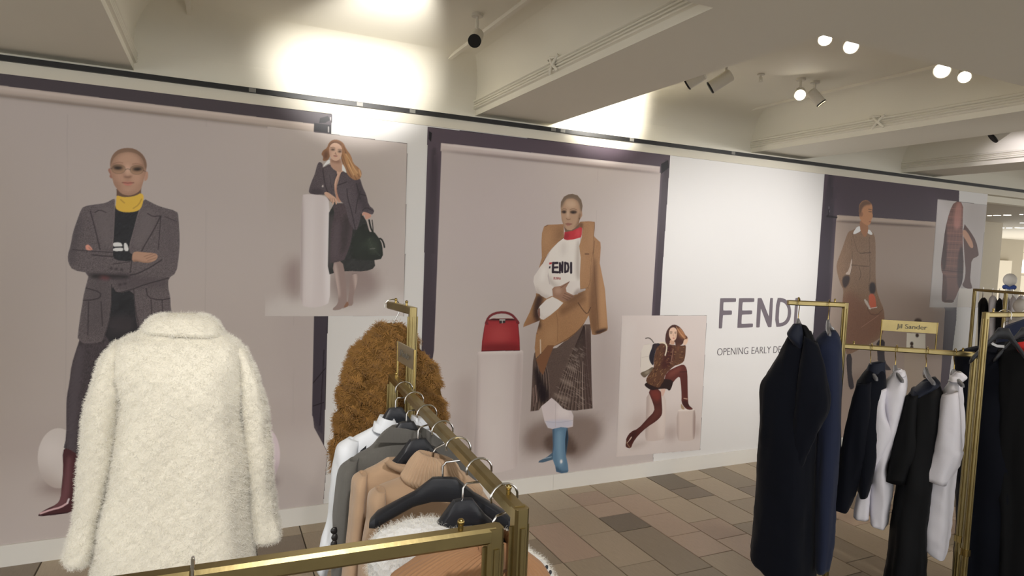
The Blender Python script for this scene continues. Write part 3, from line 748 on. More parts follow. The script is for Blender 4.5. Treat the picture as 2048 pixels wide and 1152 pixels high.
# arm and sleeve
p.fill([(205, 610), (260, 530), (262, 620), (250, 700), (262, 760), (290, 780), (284, 850), (240, 872), (200, 850), (160, 810), (140, 740), (146, 700), (180, 650)], (212, 203, 198), i_cf)
p.soft([(150, 760), (200, 840), (280, 860), (240, 875), (170, 830)], (168, 154, 148), .7, 5).soft([(200, 640), (240, 600), (230, 720), (190, 760)], (226, 219, 214), .7, 8)
p.fill([(286, 858), (330, 880), (370, 905), (330, 950), (270, 1000), (220, 1034), (198, 1030), (176, 995), (174, 960), (190, 930), (240, 880)], (216, 208, 203), i_cf)
p.soft([(180, 960), (210, 1030), (280, 1000), (230, 1036), (180, 1000)], (170, 156, 150), .7, 5)
p.fill([(176, 950), (190, 945), (192, 1000), (188, 1028), (174, 990)], (120, 84, 72), i_cf)
# hand
p.fill([(284, 800), (300, 782), (350, 775), (420, 738), (424, 746), (390, 790), (395, 820), (440, 842), (455, 852), (450, 866), (430, 866), (416, 884), (396, 892), (370, 892), (330, 872), (292, 856)], (150, 114, 94), i_cf)
for q in ([(378, 832), (440, 856)], [(372, 848), (425, 872)], [(366, 862), (405, 884)], [(350, 790), (420, 742)]): p.line(q, 1.5, (92, 62, 50), .75)
p.soft([(300, 790), (350, 785), (360, 830), (310, 840)], (176, 142, 122), .7, 5)
p.fill([(420, 740), (495, 740), (498, 790), (480, 840), (440, 838), (394, 808), (396, 780)], (212, 203, 198), i_cf).soft([(440, 830), (495, 780), (498, 820), (470, 850)], (166, 152, 146), .6, 4)
p.soft([(360, 900), (440, 860), (500, 820), (560, 800), (520, 850), (420, 910)], (76, 50, 38), .8, 5, False)
# lapels / big collar
p.fill([(222, 318), (250, 305), (330, 302), (372, 300), (374, 330), (376, 405), (330, 440), (280, 490), (250, 530), (215, 600), (182, 640), (205, 560), (202, 440), (206, 370)], CM, i_cf).grain(.06, 1, 1, 11)
p.soft([(330, 310), (376, 320), (376, 400), (300, 460), (320, 390)], CMD, .7, 9).soft([(210, 360), (250, 330), (280, 420), (215, 540)], CML, .6, 9)
p.line([(232, 318), (252, 308)], 2, CMD, .7).line([(376, 402), (300, 470), (250, 535), (205, 610)], 1.8, (84, 56, 42), .7)
p.fill([(488, 300), (500, 282), (560, 278), (612, 282), (612, 330), (602, 420), (600, 520), (582, 600), (578, 740), (560, 790), (500, 802), (497, 700), (504, 560), (492, 470), (512, 400), (516, 330), (488, 318)], CM, i_cf).grain(.06, 1, 1, 12)
p.soft([(500, 420), (530, 420), (540, 760), (500, 790)], CML, .5, 9).soft([(560, 300), (610, 300), (596, 520), (570, 500)], (166, 126, 92), .6, 8).soft([(488, 285), (530, 290), (512, 360), (488, 320)], CMD, .7, 4)
p.line([(612, 290), (602, 420), (600, 520), (582, 600), (578, 740), (560, 790)], 1.6, (92, 62, 44), .8).line([(538, 530), (566, 530)], 2.4, (92, 62, 44), .9).line([(498, 802), (560, 790)], 1.6, (92, 62, 44), .8)
# head
p.fill([(370, 300), (490, 280), (495, 325), (440, 352), (385, 362)], (110, 84, 68), i_cf)
p.fill([(500, 195), (514, 200), (516, 235), (500, 262), (492, 240)], (166, 132, 108), i_cf)
p.fill([(350, 170), (352, 130), (375, 90), (410, 72), (440, 68), (480, 80), (508, 115), (518, 160), (512, 210), (498, 262), (488, 300), (460, 330), (430, 348), (400, 344), (375, 318), (358, 270), (352, 220)], (170, 138, 114), i_cf)
p.soft([(345, 190), (350, 120), (390, 70), (440, 60), (495, 80), (524, 140), (516, 215), (500, 200), (490, 130), (440, 95), (390, 105), (362, 170)], (114, 96, 82), .85, 4)
p.fill([(350, 170), (352, 130), (375, 90), (410, 72), (440, 68), (480, 80), (508, 115), (518, 160), (512, 205), (500, 160), (485, 122), (445, 104), (395, 108), (362, 140)], (104, 88, 76), None, .55, keep=True)
p.soft([(385, 120), (460, 120), (470, 170), (400, 180)], (192, 164, 140), .6, 6)
p.soft([(490, 210), (480, 290), (440, 345), (500, 300), (512, 220)], (122, 92, 72), .7, 4)
p.soft([(352, 230), (362, 280), (392, 335), (370, 320), (350, 270)], (126, 96, 78), .7, 3)
p.soft(ellipse(376, 206, 22, 13), (72, 54, 46), .8, 2).soft(ellipse(448, 208, 28, 14), (72, 54, 46), .8, 2)
p.soft(ellipse(378, 209, 10, 5), (26, 22, 22), .9, 1).soft(ellipse(446, 212, 11, 5), (26, 22, 22), .9, 1)
p.line([(358, 188), (378, 180), (396, 188)], 1.5, (110, 84, 66), .7).line([(422, 188), (448, 180), (474, 190)], 1.5, (110, 84, 66), .7)
p.soft([(396, 190), (410, 190), (416, 250), (398, 250)], (196, 168, 146), .6, 3)
p.line([(394, 258), (406, 268), (424, 262)], 1.7, (112, 80, 62), .8)
p.fill([(386, 298), (404, 290), (438, 298), (420, 312), (400, 314)], (156, 106, 92), None, .95, keep=True)
p.line([(386, 299), (438, 300)], 1.2, (96, 60, 52), .8)
p.line([(492, 254), (494, 262)], 1.8, (40, 30, 30), .8)

# ======== small poster: seated model with knee-high boots
i_bb, i_bf, i_bc, i_bc2 = [new_id(n) for n in ('printed_backdrop', 'printed_figure', 'printed_column', 'printed_column')]
p = Pen(Z1, (1, 1, 1), 0)
p.fill([(1243.5, 631), (1413, 631), (1399.5, 900), (1232, 913.5)], (220, 208, 203), i_bb)
p.soft([(1240, 820), (1400, 815), (1400, 860), (1238, 870)], (204, 190, 184), .6, 14).soft([(1236, 640), (1270, 640), (1260, 900), (1230, 900)], (228, 219, 215), .7, 12)
g4 = gain_for((222, 211, 208), (220, 208, 203))
F4, F4u = (1210, 610, 3.6), (1230, 630, 7.2)
p = Pen(F4, g4)
p.soft([(170, 1000), (330, 975), (300, 1000), (180, 1035)], (150, 130, 120), .6, 7, False)
p.soft([(420, 880), (520, 860), (515, 975), (430, 980)], (172, 152, 146), .6, 9, False).soft([(640, 850), (680, 850), (680, 950), (640, 960)], (172, 152, 146), .6, 8, False)
p.soft([(140, 850), (300, 780), (290, 900), (180, 900)], (190, 174, 168), .5, 14, False)
p.fill([(300, 600), (440, 600), (432, 960), (400, 972), (320, 982), (286, 970), (290, 860)], (212, 196, 190), i_bc)
p.soft([(290, 600), (320, 600), (305, 980), (284, 980)], (180, 162, 156), .6, 5).soft([(370, 620), (430, 620), (430, 960), (380, 960)], (226, 213, 207), .7, 8)
p.fill([(514, 758), (560, 748), (620, 742), (652, 750), (648, 960), (620, 975), (560, 982), (514, 970)], (216, 201, 195), i_bc2)
p.soft([(510, 760), (530, 760), (530, 980), (510, 980)], (184, 166, 160), .6, 4).soft([(632, 750), (655, 750), (650, 970), (630, 970)], (170, 150, 144), .8, 4).soft([(516, 750), (650, 744), (650, 758), (516, 766)], (236, 226, 220), .8, 2)
# column seen behind the bag
p.fill([(258, 290), (340, 275), (345, 440), (300, 500), (250, 490)], (228, 220, 212), i_bf)
p.line([(258, 290), (252, 490)], 1.4, (180, 166, 158), .8).line([(258, 290), (338, 276)], 1.2, (190, 176, 168), .7).line([(264, 378), (322, 366)], 1.2, (190, 176, 168), .6)
p.fill([(250, 488), (300, 470), (345, 440), (350, 470), (310, 500), (285, 526), (262, 510)], (112, 98, 82), i_bf).soft([(270, 490), (330, 460), (310, 500)], (170, 158, 140), .6, 3)
# legs
MR = (98, 48, 42)
p.fill([(302, 600), (400, 600), (408, 700), (412, 770), (404, 800), (370, 835), (300, 880), (240, 935), (200, 990), (185, 1034), (150, 1025), (146, 1010), (150, 985), (150, 960), (182, 912), (240, 888), (300, 820), (355, 765), (350, 720)], (84, 42, 38), i_bf)
p.soft([(310, 610), (395, 610), (400, 690), (350, 690)], (128, 58, 50), .7, 7).soft([(360, 730), (405, 740), (395, 790), (300, 870), (250, 900), (350, 800)], (108, 60, 52), .5, 5).soft([(180, 920), (240, 900), (200, 980), (160, 1000)], (62, 30, 28), .7, 4)
p.line([(176, 970), (188, 952)], 3, (226, 196, 180), .9).line([(160, 990), (180, 966)], 1.6, (230, 206, 190), .8).line([(150, 985), (180, 1030)], 2.4, (150, 120, 96), .8)
p.fill([(400, 590), (440, 590), (425, 640), (410, 662), (402, 640)], (220, 184, 170), i_bf)
p.fill([(420, 560), (440, 480), (520, 440), (560, 426), (580, 440), (592, 480), (594, 600), (596, 680), (600, 720), (628, 742), (632, 752), (600, 756), (572, 740), (548, 700), (550, 650), (544, 560), (536, 510), (500, 540), (470, 590), (430, 600)], MR, i_bf)
p.soft([(440, 500), (540, 440), (560, 460), (470, 520)], (134, 74, 64), .6, 6).soft([(545, 490), (590, 485), (594, 660), (552, 660)], (86, 42, 38), .6, 5).line([(538, 482), (592, 480)], 2, (58, 26, 26), .9)
p.soft([(550, 680), (600, 690), (625, 745), (560, 735)], (66, 32, 30), .8, 4).line([(566, 672), (590, 676)], 2, (214, 180, 160), .8)
p.fill([(544, 704), (570, 740), (572, 754), (546, 748)], (176, 150, 120), i_bf)
# skirt
p.fill([(290, 560), (340, 540), (420, 530), (490, 540), (484, 580), (464, 622), (440, 600), (380, 606), (330, 615), (280, 580)], (44, 26, 26), i_bf)
# arm sleeve and jacket
p.at(F4u)
p.fill([(560, 420), (620, 405), (720, 400), (740, 390), (800, 430), (860, 430), (900, 440), (970, 440), (1020, 430), (1015, 520), (1008, 600), (985, 680), (900, 720), (850, 730), (720, 850), (700, 950), (660, 1000), (640, 1050), (560, 1030), (440, 970), (455, 890), (530, 800), (560, 740), (555, 640), (570, 560), (600, 460)], (98, 64, 46), i_bf)
p.soft([(720, 400), (860, 430), (830, 720), (700, 800), (640, 760), (700, 600)], (76, 36, 32), .8, 8)
rr = random.Random(9)
for i in range(240):
    x = rr.uniform(450, 1010); y = rr.uniform(410, 1040)
    c_ = rr.choice([(150, 112, 78), (60, 34, 28), (170, 134, 96), (44, 26, 24), (128, 84, 58)])
    a_ = rr.uniform(-.6, .2)+(1.0 if x < 720 else 0); l_ = rr.uniform(10, 30)
    p.line([(x, y), (x+l_*math.cos(a_), y-l_*math.sin(a_))], rr.uniform(1, 2.1), c_, .6)
p.line([(836, 490), (800, 700)], 2, (178, 140, 120), .6).line([(820, 500), (836, 740)], 2.4, (120, 80, 66), .8)
p.line([(720, 575), (736, 520), (744, 460), (730, 415), (690, 396), (640, 400)], 3.6, (232, 220, 200), 1, clip=False)
# bag
p.line([(438, 336), (480, 326), (520, 350), (552, 396)], 2.6, (84, 74, 66), 1, clip=False, id=i_bf)
p.fill([(540, 410), (640, 404), (640, 440), (600, 460), (570, 560), (556, 640), (556, 720), (530, 720), (495, 660), (486, 600), (500, 540), (530, 470)], (40, 34, 46), i_bf)
p.soft([(560, 420), (620, 420), (560, 540)], (74, 50, 46), .6, 5)
# forearm
p.fill([(985, 350), (1050, 340), (1046, 380), (1020, 430), (978, 432), (980, 380)], (230, 196, 172), i_bf)
p.fill([(870, 300), (1010, 300), (1044, 320), (1048, 350), (1000, 352)], (206, 164, 134), i_bf)
# hair and face
p.fill([(716, 380), (730, 250), (770, 180), (820, 140), (870, 138), (930, 170), (980, 230), (1010, 290), (1040, 310), (1040, 340), (990, 350), (975, 420), (930, 440), (900, 560), (870, 440), (860, 380), (800, 380), (770, 430), (740, 400)], (78, 46, 40), i_bf)
p.soft([(880, 180), (960, 200), (1040, 320), (980, 340), (920, 280)], (178, 122, 84), .85, 6).soft([(880, 440), (960, 430), (930, 560), (880, 520)], (132, 84, 60), .6, 6)
for q in ([(880, 170), (930, 260), (1010, 330)], [(900, 200), (960, 300), (1000, 340)], [(930, 190), (980, 260)]): p.line(q, 1.8, (208, 158, 116), .7)
p.fill([(795, 350), (850, 366), (858, 420), (810, 430), (780, 400)], (206, 164, 140), i_bf)
p.fill([(776, 230), (800, 185), (850, 175), (886, 210), (892, 270), (880, 340), (850, 374), (815, 370), (788, 330), (774, 290)], (232, 198, 176), i_bf)
p.soft([(880, 230), (892, 300), (850, 376), (870, 330)], (170, 124, 100), .6, 3)
p.soft(ellipse(804, 258, 17, 8), (56, 38, 34), .9, 1).soft(ellipse(868, 258, 14, 8), (56, 38, 34), .9, 1)
p.line([(786, 242), (806, 234), (824, 244)], 1.4, (110, 74, 58), .8).line([(856, 246), (880, 240)], 1.4, (110, 74, 58), .8)
p.line([(838, 270), (832, 296), (846, 302)], 1.4, (176, 126, 102), .8)
p.fill([(822, 330), (838, 324), (860, 332), (842, 344)], (178, 80, 74), None, .95, keep=True)

# ======== right mural (dark surround)
i_rs, i_rb, i_rr, i_rf, i_rp = [new_id(n) for n in ('printed_surround', 'printed_backdrop', 'printed_paper_roll', 'printed_figure', 'printed_column')]
p = Pen(Z1, (1, 1, 1), 0)
p.fill([(1649, 346), (1918, 376.5), (1912, 640), (1880, 900), (1606, 920), (1634, 560)], (84, 72, 82), i_rs)
p.soft([(1648, 347), (1674, 352), (1640, 900), (1606, 910)], (52, 46, 56), .6, 5)
p.fill([(1672, 442), (1872, 452), (1870, 560), (1890, 620), (1880, 780), (1868, 905), (1636, 918), (1662, 600)], (176, 158, 146), i_rb)
p.fill([(1674, 430), (1872, 444), (1872, 454), (1672, 442)], (196, 178, 164), i_rr)
p.soft([(1672, 439), (1872, 451), (1872, 456), (1672, 445)], (96, 78, 72), .8, 1.5, False)
F5 = (1620, 330, 2.56)
p.at(F5); p.line([(96, 215), (100, 240)], 3, (120, 116, 126), 1, False); p.line([(86, 262), (136, 268)], 5, (26, 22, 28), 1, False); p.line([(98, 225), (92, 262)], 3, (26, 22, 28), 1, False); p.at(Z1)
g5 = gain_for((122, 108, 100), (176, 158, 146))
p = Pen(F5, g5)
p.soft([(200, 1060), (400, 1040), (380, 1152), (200, 1152)], (90, 72, 66), .5, 12, False)
# trailing column with bags at its foot
p.fill([(484, 960), (590, 955), (582, 1300), (480, 1300)], (126, 112, 100), i_rp, rnd=0)
p.line([(484, 962), (590, 956)], 2, (92, 76, 68), .8)
p.fill([(495, 860), (590, 864), (590, 950), (492, 950)], (176, 168, 158), i_rp, rnd=0)
p.soft(ellipse(552, 800, 20, 16), (44, 30, 28), .9, 2, False)
for q in ((548, 872), (520, 915), (520, 935)): p.soft(ellipse(*q, 9, 11), (48, 34, 28), .9, 1.5)
# boots / legs
p.fill([(184, 960), (216, 970), (212, 1060), (222, 1110), (226, 1145), (200, 1150), (190, 1080)], (40, 34, 38), i_rf)
p.fill([(338, 900), (384, 890), (380, 960), (384, 1010), (414, 1044), (412, 1052), (378, 1048), (370, 1020), (346, 1010), (344, 960)], (40, 34, 38), i_rf)
p.line([(200, 1080), (212, 1125)], 2, (120, 116, 130), .6)
# coat
p.fill([(216, 334), (240, 320), (300, 330), (330, 352), (336, 420), (334, 560), (340, 640), (356, 690), (378, 740), (382, 800), (372, 870), (340, 900), (260, 940), (200, 970), (180, 965), (160, 800), (165, 700), (172, 640), (156, 610), (140, 560), (134, 520), (140, 490), (160, 440), (184, 370), (196, 340)], (104, 82, 66), i_rf).grain(.08, 1, 1, 13)
p.soft([(160, 640), (240, 660), (320, 760), (380, 740), (380, 870), (200, 970), (170, 900)], (92, 58, 46), .6, 10)
p.fill([(178, 558), (198, 540), (214, 470), (216, 500), (206, 560), (196, 562)], (150, 134, 124), i_rb, keep=True)
p.line([(214, 450), (216, 510), (206, 560)], 1.6, (60, 44, 36), .7).line([(212, 380), (216, 470)], 1.4, (66, 50, 42), .7)
p.line([(212, 512), (300, 520)], 3, (76, 58, 46), .8).line([(216, 350), (240, 440), (256, 452)], 1.5, (66, 50, 40), .8).line([(256, 452), (310, 448)], 2.4, (56, 42, 34), .9)
p.line([(302, 370), (308, 560), (300, 620)], 1.8, (60, 46, 38), .8).soft([(302, 600), (336, 600), (336, 660), (302, 660)], (40, 32, 34), .85, 3).soft([(160, 570), (206, 560), (200, 610), (170, 640)], (44, 34, 34), .85, 4)
p.line([(250, 520), (262, 560), (250, 590)], 2.4, (66, 50, 42), .8).line([(286, 690), (300, 760), (340, 770), (372, 740)], 2, (62, 40, 34), .8).line([(264, 830), (350, 770)], 2, (140, 104, 90), .5)
p.fill([(300, 660), (330, 660), (340, 720), (336, 732), (306, 734), (300, 700)], (150, 74, 54), i_rf)
p.fill([(272, 690), (286, 686), (312, 735), (306, 744)], (150, 140, 134), i_rf).line([(300, 735), (342, 728)], 2, (190, 180, 170), .8, clip=False)
# collar, neck, head
p.fill([(218, 348), (244, 310), (268, 322), (258, 340), (226, 356)], (204, 196, 180), i_rf).fill([(290, 346), (300, 326), (322, 352), (312, 360)], (196, 188, 174), i_rf)
p.fill([(256, 280), (292, 296), (300, 330), (282, 378), (258, 340), (254, 310)], (124, 86, 62), i_rf)
p.fill([(250, 250), (250, 205), (266, 184), (290, 178), (312, 194), (320, 215), (317, 240), (322, 262), (314, 278), (312, 296), (296, 312), (270, 298), (256, 280)], (144, 102, 74), i_rf)
p.soft([(248, 250), (250, 200), (280, 176), (316, 190), (312, 204), (280, 206), (262, 230), (262, 270)], (84, 62, 50), .85, 4)
p.line([(300, 238), (314, 240)], 2.2, (50, 34, 30), .9).line([(298, 226), (315, 228)], 1.6, (70, 48, 40), .9).line([(302, 290), (314, 292)], 2, (110, 56, 46), .9).soft(ellipse(264, 252, 7, 12), (116, 80, 60), .8, 2)

# ======== last poster: model in plaid cape
i_eb, i_ef, i_ep = [new_id(n) for n in ('printed_backdrop', 'printed_figure', 'printed_column')]
p = Pen(Z1, (1, 1, 1), 0)
p.fill([(1875, 398.5), (1972.5, 410), (1955, 615), (1858.5, 614.5)], (206, 200, 198), i_eb)
p.soft([(1920, 400), (1975, 410), (1958, 615), (1905, 615)], (188, 180, 178), .6, 20)
g6 = gain_for((150, 142, 138), (206, 200, 198))
p = Pen(F5, g6)
p.fill([(762, 630), (860, 636), (855, 728), (750, 728)], (168, 160, 152), i_ep, rnd=0).line([(762, 630), (750, 728)], 1.6, (130, 122, 116), .8)
p.soft([(620, 690), (740, 700), (740, 728), (615, 728)], (200, 194, 186), .5, 8, False)
p.fill([(738, 186), (784, 190), (780, 290), (782, 440), (786, 510), (780, 600), (760, 640), (740, 690), (724, 704), (676, 704), (672, 680), (680, 560), (672, 545), (668, 500), (680, 420), (690, 330), (712, 240)], (92, 66, 60), i_ef)
for k in range(9):
    p.line([(660, 220+k*42), (800, 226+k*42)], 2.2, (128, 88, 78), .5)
    p.line([(660, 236+k*42), (800, 242+k*42)], 2.2, (58, 42, 42), .5)
for k in range(5): p.line([(742+k*10, 190), (690+k*22, 540)], 1.8, (120, 82, 74), .45)
p.soft([(745, 190), (780, 190), (770, 330), (730, 330)], (150, 104, 94), .5, 8)
p.soft([(670, 300), (700, 250), (700, 540), (668, 540)], (52, 38, 38), .7, 5).soft([(755, 440), (786, 400), (786, 640), (750, 640)], (44, 34, 36), .7, 5).soft([(668, 560), (700, 560), (700, 700), (672, 700)], (60, 42, 38), .6, 4)
p.line([(672, 540), (784, 548)], 2.4, (44, 30, 30), .8)
p.fill([(780, 290), (820, 340), (850, 390), (862, 450), (862, 466), (826, 482), (822, 540), (818, 590), (830, 626), (824, 634), (798, 632), (776, 616), (790, 590), (796, 540), (790, 480)], (72, 52, 48), i_ef)
p.fill([(782, 330), (800, 336), (830, 390), (836, 425), (820, 425), (800, 390), (780, 360)], (142, 106, 86), i_ef)
p.fill([(680, 700), (700, 690), (730, 690), (738, 700), (720, 707)], (72, 48, 38), i_ef)

# ================================================================ cells -> meshes
M_print = bpy.data.materials.new('printed_vinyl'); M_print.use_nodes = True
_nt = M_print.node_tree; _b = _nt.nodes['Principled BSDF']
_b.inputs['Roughness'].default_value = 0.40; _b.inputs['Specular IOR Level'].default_value = 0.22
_a = _nt.nodes.new('ShaderNodeAttribute'); _a.attribute_name = 'ink'
_nt.links.new(_a.outputs['Color'], _b.inputs['Base Color'])

def cells():
    """quads of 24, 6 or 3 (6 far right) millimetres-cells: big where the ink is even, fine at edges"""
    H, W = NH-1, NW-1
    todo = np.ones((H, W), bool)
    todo &= (AID[:H, :W] > 0)
    out = []   # (y, x, size)
    for S in (32, 16, 8, 4, 2):
        h, w = H//S, W//S
        ids = AID[:h*S, :w*S].reshape(h, S, w, S)
        uni = (ids.min((1, 3)) == ids.max((1, 3)))
        t = todo[:h*S, :w*S].reshape(h, S, w, S).all((1, 3))
        yy, xx = np.nonzero(uni & t)
        y0, x0 = yy*S, xx*S
        a = ART[y0, x0]; b = ART[y0, x0+S]; c = ART[y0+S, x0+S]; d = ART[y0+S, x0]
        ok = np.ones(len(y0), bool)
        tol = .014 if S > 2 else .02
        for u in np.linspace(0, 1, min(S, 8)+1):
            for v in np.linspace(0, 1, min(S, 8)+1):
                iy = y0+int(round(v*S)); ix = x0+int(round(u*S))
                e = np.abs(ART[iy, ix]-((a*(1-u)+b*u)*(1-v)+(d*(1-u)+c*u)*v)).max(1)
                if S == 2: ok &= (e < np.where(AX0+ix*RES > 4.6, .2, tol))
                else: ok &= e < tol
        y0, x0 = y0[ok], x0[ok]
        for k in range(S):
            for l in range(S):
                todo[y0+k, x0+l] = False
        out.append(np.stack([y0, x0, np.full(len(y0), S)], 1))
    y0, x0 = np.nonzero(todo)
    out.append(np.stack([y0, x0, np.ones(len(y0), int)], 1))
    return np.concatenate(out)

CELLS = cells()
CID = AID[CELLS[:, 0], CELLS[:, 1]]

def print_mesh(i, Y, parent):
    q = CELLS[CID == i]
    if len(q) == 0: print('EMPTY PRINT', i, IDS[i]); return None
    y, x, S = q.T
    k = np.stack([y*NW+x, y*NW+x+S, (y+S)*NW+x+S, (y+S)*NW+x], 1)
    u, inv = np.unique(k.ravel(), return_inverse=True)
    co = np.zeros((len(u), 3), np.float32)
    co[:, 0] = AX0+(u % NW)*RES; co[:, 1] = Y; co[:, 2] = AZ0+(u//NW)*RES
    me = bpy.data.meshes.new(IDS[i])
    me.vertices.add(len(u)); me.vertices.foreach_set('co', co.ravel())
    me.loops.add(len(inv)); me.loops.foreach_set('vertex_index', inv.astype(np.int32))
    me.polygons.add(len(q)); me.polygons.foreach_set('loop_start', np.arange(len(q), dtype=np.int32)*4)
    me.update(calc_edges=True)
    at = me.attributes.new('ink', 'FLOAT_COLOR', 'POINT')
    c = np.ones((len(u), 4), np.float32); c[:, :3] = ART[u//NW, u % NW]
    at.data.foreach_set('color', c.ravel())
    return link(IDS[i], me, M_print, parent)

def mural(name, label, cat, ids, Y, x, group=None):
    r = empty(name, (x, HY, 0.108), label, cat, group)
    for i in ids: print_mesh(i, Y, r)
    return r
YP = HY-.0015
mural('fashion_mural', 'wall-high print of shaven-headed model with folded arms in dark tweed jacket and yellow roll neck', 'mural', (i_lb, i_lr, i_ls, i_lf, i_lball, i_lball2), YP, 0)
mural('fashion_mural', 'wall-high print of model in camel coat beside red handbag on a column', 'mural', (i_cs, i_cb, i_cr, i_cf, i_cc, i_cg), YP, 2)
mural('fashion_mural', 'dark-edged wall-high print of model in brown belted coat, behind the right-hand rails', 'mural', (i_rs, i_rb, i_rr, i_rf, i_rp), YP, 5.5)
mural('fashion_poster', 'poster of long-haired model in grey coat leaning on a pale column with black bag', 'poster', (i_ab, i_af, i_ac), YP-.001, .5)
mural('fashion_poster', 'small poster of seated model in burgundy knee-high boots with a backpack', 'poster', (i_bb, i_bf, i_bc, i_bc2), YP-.001, 2.9)
mural('fashion_poster', 'narrow poster of figure in plaid cape at far right end of the hoarding', 'poster', (i_eb, i_ef, i_ep), YP-.001, 6.5)

# ---- lettering stuck on the white panel
M_vinyl = shader('grey_vinyl_letter', (112, 102, 110), .5)
M_vinyl2 = shader('dark_grey_vinyl_letter', (92, 84, 90), .5)
FZ = (1280, 560, 5.689)
def wall_poly(pts, zm, rnd=1):
    P = chaikin(np.array([((on_y(zm[0]+x/zm[2], zm[1]+y/zm[2], HY))[0], (on_y(zm[0]+x/zm[2], zm[1]+y/zm[2], HY))[2]) for x, y in pts]), rnd)
    return [tuple(q) for q in P]
def soften(pts, d=6):
    """cut each corner a little so that the strokes end softly"""
    out = []
    n = len(pts)
    for i in range(n):
        p0, p1, p2 = np.array(pts[i-1], float), np.array(pts[i], float), np.array(pts[(i+1) % n], float)
        a, b = p0-p1, p2-p1; la, lb = np.linalg.norm(a), np.linalg.norm(b)
        out += [tuple(p1+a/la*min(d, la/3)), tuple(p1+b/lb*min(d, lb/3))]
    return out
sign = empty('shop_lettering', (4.0, HY, 1.4), 'large grey FENDI lettering stuck on the white panel', 'lettering')
letters = [
 [(912, 206), (1092, 206), (1090, 250), (948, 252), (945, 348), (1045, 346), (1044, 396), (942, 398), (932, 551), (894, 551)],
 [(1126, 206), (1300, 206), (1298, 250), (1166, 252), (1160, 348), (1275, 345), (1273, 390), (1158, 393), (1152, 500), (1284, 494), (1282, 538), (1106, 546)],
 [(1338, 206), (1382, 204), (1466, 420), (1480, 204), (1513, 204), (1496, 536), (1456, 538), (1374, 318), (1361, 539), (1320, 541)],
 None,
 [(1768, 204), (1800, 204), (1779, 520), (1746, 522)]]
def fill_mesh(pts2, holes, name, mat, parent, y=HY, t=.0015):
    bm = bmesh.new(); ed = []
    for loop in [pts2]+holes:
        vs = [bm.verts.new((a, y-t, b)) for a, b in loop]
        ed += [bm.edges.new((vs[i], vs[(i+1) % len(vs)])) for i in range(len(vs))]
    bmesh.ops.triangle_fill(bm, edges=ed, use_beauty=True)
    r = bmesh.ops.extrude_face_region(bm, geom=list(bm.faces))
    bmesh.ops.translate(bm, verts=[v for v in r['geom'] if isinstance(v, bmesh.types.BMVert)], vec=(0, t*.8, 0))
    bmesh.ops.recalc_face_normals(bm, faces=bm.faces)
    me = bpy.data.meshes.new(name); bm.to_mesh(me); bm.free()
    return link(name, me, mat, parent)
for L_ in letters:
    if L_ is None:
        outer = [(1553, 204), (1610, 202), (1668, 225), (1706, 282), (1720, 360), (1710, 440), (1672, 502), (1610, 530), (1533, 535)]
        inner = [(1588, 250), (1618, 250), (1655, 272), (1680, 320), (1684, 368), (1674, 430), (1644, 472), (1606, 489), (1574, 491)]
        fill_mesh(wall_poly(outer, FZ, 1), [wall_poly(inner, FZ, 1)[::-1]], 'letter', M_vinyl, sign)
    else:
        fill_mesh(wall_poly(soften(L_), FZ, 1), [], 'letter', M_vinyl, sign)

def text(name, body, size, mat, loc, rot, width=None, ext=.0008, parent=None, align='LEFT', offset=0.0):
    cu = bpy.data.curves.new(name, 'FONT'); cu.body = body; cu.size = size; cu.extrude = ext
    cu.align_x = align; cu.offset = offset
    o = bpy.data.objects.new(name, cu); COL.objects.link(o)
    cu.materials.append(mat)
    bpy.context.view_layer.update()
    if width: o.scale = (width/max(o.dimensions.x, 1e-6), 1, 1)
    o.location = loc; o.rotation_euler = rot
    if parent is not None:
        o.parent = parent; o.matrix_parent_inverse = Matrix.Translation(parent.location).inverted()
    return o
a_ = on_y(1433, 711, HY); b_ = on_y(1551, 706, HY)
def advance(body):
    cu = bpy.data.curves.new('measure', 'FONT'); cu.body = body; cu.size = .082
    o = bpy.data.objects.new('measure', cu); COL.objects.link(o); bpy.context.view_layer.update()
    w = o.dimensions.x; bpy.data.objects.remove(o); bpy.data.curves.remove(cu); return w
bar_ = advance('|'); full_ = advance('OPENING EARLY DECEMBER')
kx = 1.07*(b_[0]-a_[0])/(full_*.70)
notice = empty('opening_notice', (a_[0], HY, a_[2]), 'line of thin grey capitals reading OPENING EARLY DECEMBER below the large lettering', 'lettering')
for word, pre in (('OPENING', ''), ('EARLY', 'OPENING '), ('DECEMBER', 'OPENING EARLY ')):
    dx = advance(pre+'|')-bar_ if pre else 0
    t_ = text('word', word, .082, M_vinyl2, (0, 0, 0), (0, 0, 0), None, offset=-.0012)
    me = bpy.data.meshes.new_from_object(t_); bpy.data.objects.remove(t_)
    for v in me.vertices: v.co.x *= kx
    o = link('word', me, None, notice); o.location = (a_[0]+dx*kx, HY-.001, a_[2]); o.rotation_euler = (math.pi/2, 0, 0)
    o['kind'] = 'stuff' if 0 else 'thing'
# ================================================================ RAILS AND CLOTHES
from mathutils import noise as mnoise
M_brass = shader('aged_brass', (158, 142, 98), 0.34, 1.0, vary=(14, 0.22), bump=('noise', 60, 0.06))
M_brass2 = shader('polished_brass', (170, 148, 92), 0.25, 1.0)
M_chrome = shader('chrome_wire', (205, 203, 200), 0.16, 1.0)
M_hang = shader('matt_black_hanger', (36, 38, 44), 0.42, spec=0.5, bump=('noise', 30, 0.1, (1, 6, 6)))
M_hangg = shader('grey_plastic_hanger', (120, 120, 124), 0.22, spec=0.7)
LOW, TALL, TB = 1.255, 1.453, 0.024
xy = lambda x, y, z: tuple(on_z(x, y, z)[:2])

def stud(mb, p):
    mb.tube([(p[0], p[1], p[2]), (p[0], p[1], p[2]+.008)], .004, 8)
    mb.sphere((p[0], p[1], p[2]+.011), .0055, 8, 6)

